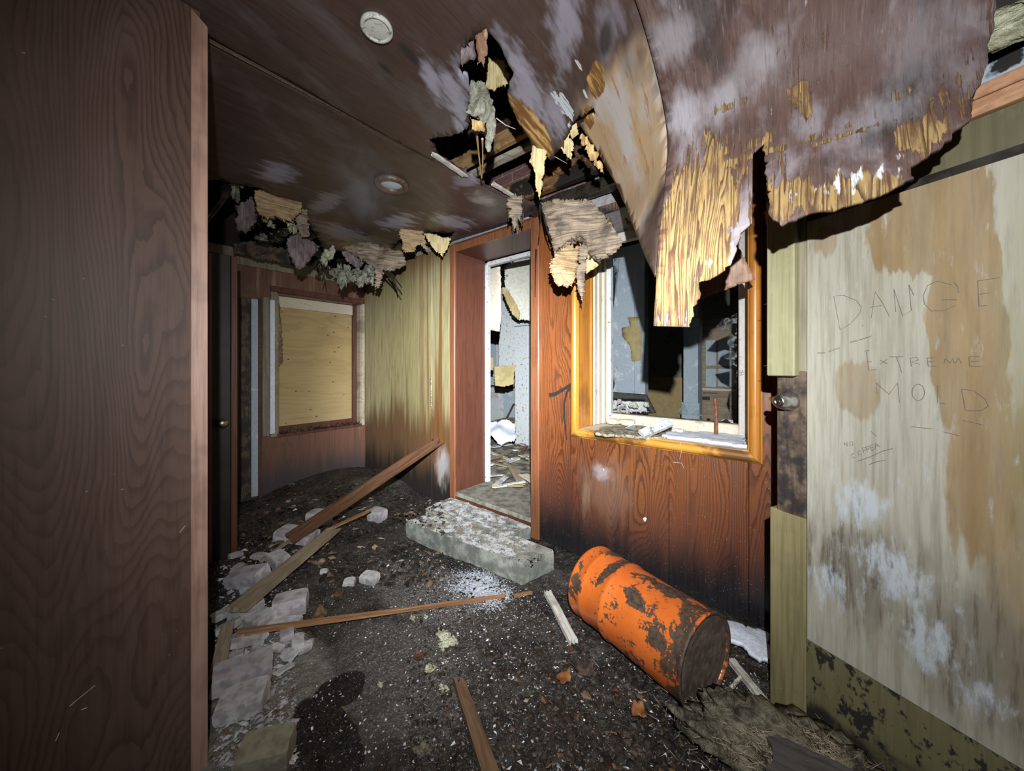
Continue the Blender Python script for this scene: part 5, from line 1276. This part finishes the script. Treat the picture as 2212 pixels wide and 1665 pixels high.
brick_at('brick', 528, 1528, .15, .11, .06, 60, 'plaster', 'crumbling mortar-coated brick at the shadow edge', 0, (0, -5), 7)
brick_at('brick', 575, 1648, .15, .10, .075, 55, 'tanbrick', 'olive-brown brick at the edge of the black puddle', 0, (4, 0), 8)
brick_at('brick', 690, 1128, .16, .11, .09, 30, 'greybrick', 'grey block on the heap beside the leaning plank', .0, (0, 0), 9)
brick_at('brick', 815, 1122, .13, .10, .09, 15, 'greybrick', 'pale block under the leaning plank near the faded wall', .0, (0, 0), 10)
brick_at('brick', 640, 1165, .26, .14, .06, 35, 'greybrick', 'broad grey slab on the heap below the boarded window', 0, (0, 8), 11)
brick_at('brick', 800, 1255, .10, .07, .045, 20, 'plaster', 'pale broken brick corner on the dark floor by the step', 0, (10, 0), 12)
brick_at('brick', 755, 1262, .06, .05, .03, 50, 'plaster', 'small broken brick corner on the dark floor by the step', 0, (10, 0), 13)
brick_at('brick', 700, 1240, .04, .03, .03, 50, 'plaster', 'tiny grey stone on the black floor behind the tan plank', 0, (10, 0), 14)
brick_at('brick', 530, 1400, .10, .045, .02, 65, 'plaster', 'flat sliver of mortar below the orange-brown lath', .02, (0, 4), 15)
Rr = random.Random(77)
for k in range(26):
    px, py = Rr.choice([(Rr.uniform(500, 585), Rr.uniform(1372, 1425)), (Rr.uniform(500, 590), Rr.uniform(1200, 1345)), (Rr.uniform(462, 500), Rr.uniform(1190, 1600)), (Rr.uniform(590, 680), Rr.uniform(1380, 1420))])
    s_ = Rr.uniform(.6, 1.5)
    brick_at('mortar_fragment', px, py, .065*s_, .04*s_, .022*s_, Rr.uniform(0, 180), Rr.choice(['plaster', 'plaster', 'greybrick']), 'small broken mortar fragment in the rubble along the partition', Rr.uniform(0, .02), (Rr.uniform(-15, 15), Rr.uniform(-15, 15)), 20+k, 'mortar fragment', .006)['group'] = 'mortar fragments along the partition'
for k, (px, py, s_, lab) in enumerate(((628, 1415, 1.3, 'flat grey plaster flake on the dry slab below the lath'), (612, 1450, 1.0, 'long thin plaster flake on the dry slab'), (628, 1380, .7, 'small upright plaster flake below the lath'), (565, 1440, 1.0, 'square plaster flake beside the large grey brick'), (640, 1408, .8, 'rounded plaster flake on the dry slab'))):
    p = fz(px, py, .006)
    pol = [(.05*s_*math.cos(t)*Rr.uniform(.6, 1.1), .03*s_*math.sin(t)*Rr.uniform(.6, 1.1)) for t in [i*.7 for i in range(9)]]
    an = Rr.uniform(0, 3)
    o = sheet('plaster_flake', pol, lambda a, b, p=p, an=an: p + Vector((a*math.cos(an)-b*math.sin(an), a*math.sin(an)+b*math.cos(an), .012 + .01*mn.noise((a*30, b*30, p.x)))), .008, M['plaster'], .012, .004, .01, k+60)
    tag(o, lab, 'plaster flake')

# ---- insulation tufts, leaves
for k, (px, py, r_, mt, lab) in enumerate(((955, 1380, (.062, .045, .022), 'fluffy_y', 'large pale yellow insulation tuft on the middle of the floor'), (927, 1442, (.03, .028, .014), 'fluffy_y', 'small yellow insulation tuft beside the large one'),
      (1010, 1690, (.03, .03, .012), 'fluffy_y', 'yellow insulation scrap near the brown stick'), (910, 1620, (.028, .022, .012), 'straw', 'tan fibrous scrap on the wet floor left of the brown stick'), (955, 1485, (.022, .014, .01), 'fluffy_y', 'faint yellow insulation crumb left of the brown stick'),
      (820, 1475, (.014, .012, .01), 'fluffy_y', 'tiny cream insulation crumb on the dark slab'), (890, 1335, (.016, .012, .01), 'fluffy_y', 'tiny yellow crumb beside the orange-brown lath'), (920, 1332, (.014, .012, .008), 'fluffy_y', 'pale crumb under the thin end of the lath'))):
    o = clump('insulation_tuft', fz(px, py, r_[2]*.5), tuple(q*.75 for q in r_), M[mt], k+51, n=8); tag(o, lab, 'insulation')
tag(lump('straw_heap', (.0, 1.36, .075), (.30, .16, .085), M['straw'], 4, .5, 5, nsc=2, fib=.35), 'muddy straw-like insulation heap against the plywood door', 'heap')
tag(lump('straw_heap', (-.17, 1.47, .05), (.12, .08, .05), M['straw'], 7, .5, 4, nsc=2, fib=.35), 'grey straw wad at the near end of the drum', 'heap')
def leaf(px, py, s_, mt, label, k):
    p = fz(px, py, .008); an = k*1.3
    pol = [(.03*s_*math.cos(t)*(1+.25*math.cos(5*t)), .022*s_*math.sin(t)) for t in [i*.35 for i in range(18)]]
    o = sheet('dead_leaf', pol, lambda a, b: p + Vector((a*math.cos(an)-b*math.sin(an), a*math.sin(an)+b*math.cos(an), .012 + 14*a*a*s_**-1 + .012*mn.noise((a*40, b*40, k)))), .001, M[mt], .008, .003, .008, k)
    tag(o, label, 'leaf')
leaf(730, 1288, .9, 'leaf', 'curled orange leaf on the slab by the small brick corners', 1)
leaf(690, 1335, 1.6, 'stick', 'brown curled leaf behind the orange-brown lath', 2)
leaf(1262, 1450, 1.6, 'rotpost', 'wet black-brown leaf on the dirt beside the drum', 3)
leaf(1380, 1545, 1.2, 'leaf', 'round rust-brown leaf on the dirt before the drum', 4)
leaf(1412, 1466, 1.0, 'leaf', 'orange flake of paint beside the drum', 5)
leaf(1218, 1470, 1.2, 'leaf', 'dull brown leaf left of the wet black-brown leaf', 6)
leaf(905, 1425, 1.0, 'plankdark', 'dark red scrap beside the small yellow tuft', 7)

# ---- snow
def snow(name, px, zf, h, label, seed, step=.02):
    pts = [zf(a, b) for a, b in px]; cen = sum(pts, Vector())/len(pts)
    pol = [(p.x, p.y) for p in pts]; R2 = max((Vector(q) - cen.to_2d()).length for q in pol)
    o = sheet(name, pol, lambda a, b: Vector((a, b, cen.z + h*(1-((Vector((a, b))-cen.to_2d()).length/R2)**2) + .006*mn.noise((a*14, b*14, seed)))), .02, M['snow'], step, .012, .015, seed)
    return tag(o, label, 'snow')
snow('snow_patch', [(1560, 1335), (1665, 1370), (1668, 1430), (1640, 1428), (1600, 1395), (1570, 1385)], lambda a, b: onZ(a, b, .03), .02, 'patch of clean snow on the floor behind the drum', 1)
sz = WZ0+.006
snow('snow_patch', [(1500, 935), (1560, 922), (1600, 930), (1614, 965), (1560, 958), (1480, 948), (1430, 942), (1460, 930)], lambda a, b: onZ(a, b, sz), .012, 'drift of snow on the broken window sill', 2, .015)
snow('sill_litter', [(1285, 935), (1300, 922), (1420, 918), (1500, 925), (1480, 945), (1400, 945)], lambda a, b: onZ(a, b, sz-.004), .006, 'crumbs of paint and dirt along the broken window sill', 3, .015).data.materials[0] = M['dirtysill']
o = board('painted_trim_piece', onZ(1386, 938, sz+.015), onZ(1446, 912, sz+.075), .055, .028, M['white'], up=(.2, -.7, .6), seed=31); tag(o, 'broken white trim piece lying on the window sill', 'trim piece')
tag(rough_block('plaster_lump', [onZ(1440, 925, sz) + Vector((x*.05, y*.03, z*.05)) for z in (0, 1) for x, y in ((-1, -1), (1, -1), (1, 1), (-.6, 1))], M['greyframe'], None, 3, .012, 2), 'angular grey plaster lump on the window sill', 'plaster')
tag(rough_block('plaster_lump', [onZ(1355, 918, sz) + Vector((x*.06, y*.03, z*.04)) for z in (0, 1) for x, y in ((-1, -1), (1, -1), (.7, 1), (-1, 1))], M['cream'], None, 4, .012, 2), 'cream plaster lump at the left of the window sill', 'plaster')
tag(strand('iron_bolt', [onZ(1547, 940, sz+.005), onZ(1547, 938, sz+.005)+Vector((0, .0, .11)), onZ(1547, 938, sz+.005)+Vector((-0.006, .0, .22))], .011, M['rustmetal'], n=8, taper=.9), 'rusty iron bolt standing up on the window sill', 'bolt')
Rs = random.Random(21)
for k, (px, py, s_, mt, lab) in enumerate(((1325, 915, 1.2, 'cream', 'flat cream plaster flake at the far end of the window sill'), (1418, 930, 1.0, 'greyframe', 'grey plaster flake under the broken white trim piece'), (1465, 935, .8, 'white', 'small white plaster flake in the snow on the sill'), (1500, 928, .9, 'cream', 'cream flake half buried in the sill snow'), (1570, 915, 1.0, 'greyframe', 'thin grey flake leaning by the iron bolt'))):
    p_ = onZ(px, py, sz); h_ = .03*s_
    tag(rough_block('plaster_flake', [p_ + Vector((x*.04*s_, y*.02*s_ + z*.01, z*h_)) for z in (0, 1) for x, y in ((-1, -1), (1, -.8), (.8, 1), (-.7, 1))], M[mt], None, 40+k, .010, 2), lab, 'plaster flake')
gl = MB()
pg = [onZ(a, b, sz+.01) for a, b in ((1350, 925), (1385, 905), (1395, 915), (1380, 930))]
gl.v = [tuple(p + Vector((0, 0, .03*(k in (1, 2))))) for k, p in enumerate(pg)] + [tuple(p + Vector((0, 0, .03*(k in (1, 2)) - .003))) for k, p in enumerate(pg)]
gl.f = [(0, 1, 2, 3), (7, 6, 5, 4), (0, 4, 5, 1), (1, 5, 6, 2), (2, 6, 7, 3), (3, 7, 4, 0)]
tag(gl.build('glass_piece', M['glass']), 'broken pane of glass lying on the window sill', 'glass')
# end-wall window sill litter
def sillmess():
    v = []; f = []; R = random.Random(9)
    for k in range(420):
        c = Vector((AX + R.uniform(-.13, .01), R.uniform(B0, B1), BZ0 + R.uniform(0, .03)*R.random())); s_ = R.uniform(.004, .022)
        i = len(v); n = Vector((R.gauss(0, 1), R.gauss(0, 1), R.gauss(0, 1))).normalized(); a = n.orthogonal().normalized()*s_; b = n.cross(a)*R.uniform(.2, .7)
        v += [tuple(c+a), tuple(c+b), tuple(c-a), tuple(c-b+n*s_*.4)]; f += [(i, i+1, i+2), (i, i+2, i+3), (i, i+3, i+1), (i+1, i+3, i+2)]
    me = bpy.data.meshes.new('sill_debris'); me.from_pydata(v, [], f)
    tag(link('sill_debris', me, M['rotpost']), 'black rotten crumbs heaped on the boarded window sill', 'debris', kind='stuff')
sillmess()
# ---- spray mark, chips, socket on the walls
sp = empty('spray_mark', onY(1225, 880, WY)); tag(sp, 'black spray-painted hooked mark on the varnished panel', 'graffiti')
ribbon('upper_stroke', [onY(a, b, WY) for a, b in ((1186, 854), (1200, 851), (1216, 842), (1234, 830), (1251, 818))], .030, (0, -1, 0), M['spray'], sp, 1)
ribbon('tail_stroke', [onY(a, b, WY) for a, b in ((1234, 834), (1224, 848), (1219, 870), (1219, 900), (1222, 930), (1224, 950))], .018, (0, -1, 0), M['spray'], sp, 2, .0014)
def chip(px, py, s_, m, label, Y=WY):
    c = onY(px, py, Y-.001); pol = [(s_*math.cos(t)*(1+.3*math.cos(3*t+px)), 1.4*s_*math.sin(t)*(1+.2*math.sin(2*t))) for t in [i*.6 for i in range(11)]]
    tag(sheet('paint_chip', pol, lambda a, b: c + Vector((a, 0, b)), .002, M[m], .006, .001, .004, int(px)), label, 'paint chip')
chip(1393, 1122, .010, 'white', 'white paint chip stuck on the lower varnished panel'); chip(1304, 1014, .004, 'snow', 'tiny white fleck on the varnished panel')
ot = empty('wall_socket', onY(844, 1018, WY)); tag(ot, 'small black wall socket low on the faded wall', 'socket')
a_ = onY(844, 1018, WY); box('plate', a_.x-.03, a_.x+.03, WY-.008, WY, a_.z-.045, a_.z+.045, M['black'], ot, .003); box('outlet_face', a_.x-.012, a_.x+.012, WY-.011, WY-.008, a_.z-.03, a_.z+.03, M['darkdoor'], ot, .002)
st_ = sheet('split_edge', [(-2.84, 1.18), (-2.825, 1.2), (-2.815, 1.05), (-2.81, .9), (-2.82, .8), (-2.835, .9)], lambda a, b: Vector((a, WY-.010-.008*math.sin((b-.8)*7), b)), .004, M['planktan'], .02, .003, .01, 3)
tag(st_, 'pale lifted splinter on the batten of the faded wall', 'splinter')

# ---- loose debris: chips of bark, plaster and wood nobody could count
def debris(name, n, region, mats, smin, smax, seed, label, flat=.35, zoff=.0):
    R = random.Random(seed); v = []; f = []; mi = []
    tot = sum(w_ for _, w_ in mats)
    for k in range(n):
        px, py = region(R); p = fz_fast(px, py)
        if p is None: continue
        s_ = smin * (smax/smin)**(R.random()**2.2)
        an = R.uniform(0, 6.28); tx = R.uniform(-.5, .5)
        a = Vector((math.cos(an), math.sin(an), tx*.6))*s_; b = Vector((-math.sin(an), math.cos(an), R.uniform(-.5, .5)))*s_*R.uniform(.15, .8); c = Vector((0, 0, 1))*s_*flat*R.uniform(.4, 1.2)
        q = p + Vector((0, 0, s_*flat*.4 + zoff)); i = len(v)
        v += [tuple(q+a), tuple(q+b), tuple(q-a*R.uniform(.6, 1)), tuple(q-b), tuple(q+c+a*R.uniform(-.3, .3))]
        fs = [(i, i+1, i+4), (i+1, i+2, i+4), (i+2, i+3, i+4), (i+3, i, i+4)]
        r = R.uniform(0, tot); m_ = 0
        for j, (_, w_) in enumerate(mats):
            if r < w_: m_ = j; break
            r -= w_
        f += fs; mi += [m_]*4
    me = bpy.data.meshes.new(name); me.from_pydata(v, [], f)
    for m_, _ in mats: me.materials.append(M[m_])
    for p_, q_ in zip(me.polygons, mi): p_.material_index = q_
    o = link(name, me, None); tag(o, label, 'debris', kind='stuff'); return o
def fz_fast(px, py):
    p = onZ(px, py, .02)
    if not (-4.1 < p.x < .6 and -.6 < p.y < WY-.03): return None
    if -2.5 < p.x < -1.24 and p.y > 1.5: 
        inb = p.y > 1.52 + (p.x+2.33)*.12
        if inb and p.y < 1.9: return Vector((p.x, p.y, .128))
        if p.y >= 1.9 and p.x < -1.6: return Vector((p.x, p.y, .10))
    return Vector((p.x, p.y, floor_z(p.x, p.y)))
def scr(x0, x1, y0, y1): return lambda R: (R.uniform(x0, x1), R.uniform(y0, y1))
debris('floor_debris', 13000, scr(880, 1720, 1240, 1665), (('dark', 5), ('bark', 6), ('stick', .5), ('planktan', .3), ('rotpost', 1.5)), .003, .018, 1, 'dark bark-like debris covering the floor around the drum')
debris('floor_debris', 5000, scr(520, 960, 1060, 1260), (('dark', 5), ('bark', 6), ('stick', .8), ('planktan', 1.0), ('rotpost', 2)), .003, .045, 2, 'dark sodden debris heaped below the boarded window')
def clus(cs):
    def f(R):
        x, y, sx, sy = R.choice(cs); return R.gauss(x, sx), R.gauss(y, sy)
    return f
CL = [(900, 1270, 160, 50), (960, 1420, 120, 70), (1120, 1380, 120, 70), (1250, 1500, 200, 90), (700, 1450, 120, 90), (1000, 1600, 200, 60), (1060, 1300, 80, 40), (1650, 1500, 60, 60), (850, 1200, 90, 40)]
debris('pale_crumbs', 5200, clus(CL), (('plaster', 3), ('whitewood', 2), ('fluffy_y', .6), ('snow', 1)), .0009, .009, 3, 'scattered pale crumbs of plaster and paint across the floor', .5)
debris('pale_crumbs', 2200, scr(880, 1190, 1085, 1330), (('snow', 4), ('whitewood', 2), ('dirtysill', 2)), .0012, .006, 4, 'frosty white crumbs on and around the concrete step', .5)
debris('rubble_crumbs', 1500, scr(462, 640, 1180, 1640), (('plaster', 3), ('greybrick', 2), ('stick', 1)), .004, .025, 5, 'broken masonry crumbs along the foot of the partition', .5)
debris('wet_debris', 5000, scr(1150, 1720, 1300, 1665), (('dark', 5), ('bark', 5), ('stick', .4), ('jamb', .25), ('rotpost', 1.5)), .005, .03, 6, 'wet matted scraps of bark and veneer around the drum', .25)

# frayed straw on the heap by the door
def straw_fibres():
    R = random.Random(12); v = []; f = []
    for k in range(2600):
        if R.random() < .75: x, y = R.gauss(.0, .16), R.gauss(1.36, .09); z = .075 + .085*math.sqrt(max(0, 1-((x)/.30)**2-((y-1.36)/.16)**2))
        else: x, y = R.gauss(-.17, .07), R.gauss(1.47, .05); z = .05 + .05*math.sqrt(max(0, 1-((x+.17)/.12)**2-((y-1.47)/.08)**2))
        an = R.uniform(0, 6.28); L_ = R.uniform(.01, .05); d = Vector((math.cos(an), math.sin(an), R.uniform(-.5, .6)))*L_; w_ = Vector((-math.sin(an), math.cos(an), 0))*.0012; p = Vector((x, y, z+.002)); i = len(v)
        v += [tuple(p-w_), tuple(p+w_), tuple(p+d+w_*.3), tuple(p+Vector((0, 0, .0018)))]; f += [(i, i+1, i+2), (i, i+2, i+3), (i+1, i+3, i+2)]
    me = bpy.data.meshes.new('straw_fibres'); me.from_pydata(v, [], f)
    tag(link('straw_fibres', me, M['planktan']), 'frayed tan fibres covering the muddy heap by the plywood door', 'straw', kind='stuff')
straw_fibres()

# ---- thin wisp of mist under the ceiling
def mist():
    c = at(785, 395, 1.72); me = bpy.data.meshes.new('mist'); bm = bmesh.new(); bmesh.ops.create_icosphere(bm, subdivisions=3, radius=1); bm.to_mesh(me); bm.free()
    m = bpy.data.materials.new('breath_mist'); m.use_nodes = True; t = m.node_tree; t.nodes.clear()
    out = t.nodes.new('ShaderNodeOutputMaterial'); vol = t.nodes.new('ShaderNodeVolumePrincipled'); t.links.new(vol.outputs[0], out.inputs['Volume'])
    vol.inputs['Color'].default_value = (.9, .92, .95, 1); vol.inputs['Anisotropy'].default_value = .1
    tc = t.nodes.new('ShaderNodeTexCoord'); ln = t.nodes.new('ShaderNodeVectorMath'); ln.operation = 'LENGTH'; t.links.new(tc.outputs['Object'], ln.inputs[0])
    f = t.nodes.new('ShaderNodeMapRange'); f.interpolation_type = 'SMOOTHSTEP'; t.links.new(ln.outputs['Value'], f.inputs[0]); f.inputs[1].default_value = 1.0; f.inputs[2].default_value = .1
    nz = t.nodes.new('ShaderNodeTexNoise'); t.links.new(tc.outputs['Object'], nz.inputs['Vector']); nz.inputs['Scale'].default_value = 1.7; nz.inputs['Detail'].default_value = 3; nz.inputs['Distortion'].default_value = 1.0
    r = t.nodes.new('ShaderNodeMapRange'); t.links.new(nz.outputs[0], r.inputs[0]); r.inputs[1].default_value = .42; r.inputs[2].default_value = .7
    mu = t.nodes.new('ShaderNodeMath'); mu.operation = 'MULTIPLY'; t.links.new(f.outputs[0], mu.inputs[0]); t.links.new(r.outputs[0], mu.inputs[1])
    mm = t.nodes.new('ShaderNodeMath'); mm.operation = 'MULTIPLY'; t.links.new(mu.outputs[0], mm.inputs[0]); mm.inputs[1].default_value = 2.2; t.links.new(mm.outputs[0], vol.inputs['Density'])
    o = link('mist', me, m); o.location = c; o.scale = (.20, .20, .225)
    tag(o, 'thin wisp of breath mist hanging below the ceiling light', 'mist', kind='stuff')
mist()
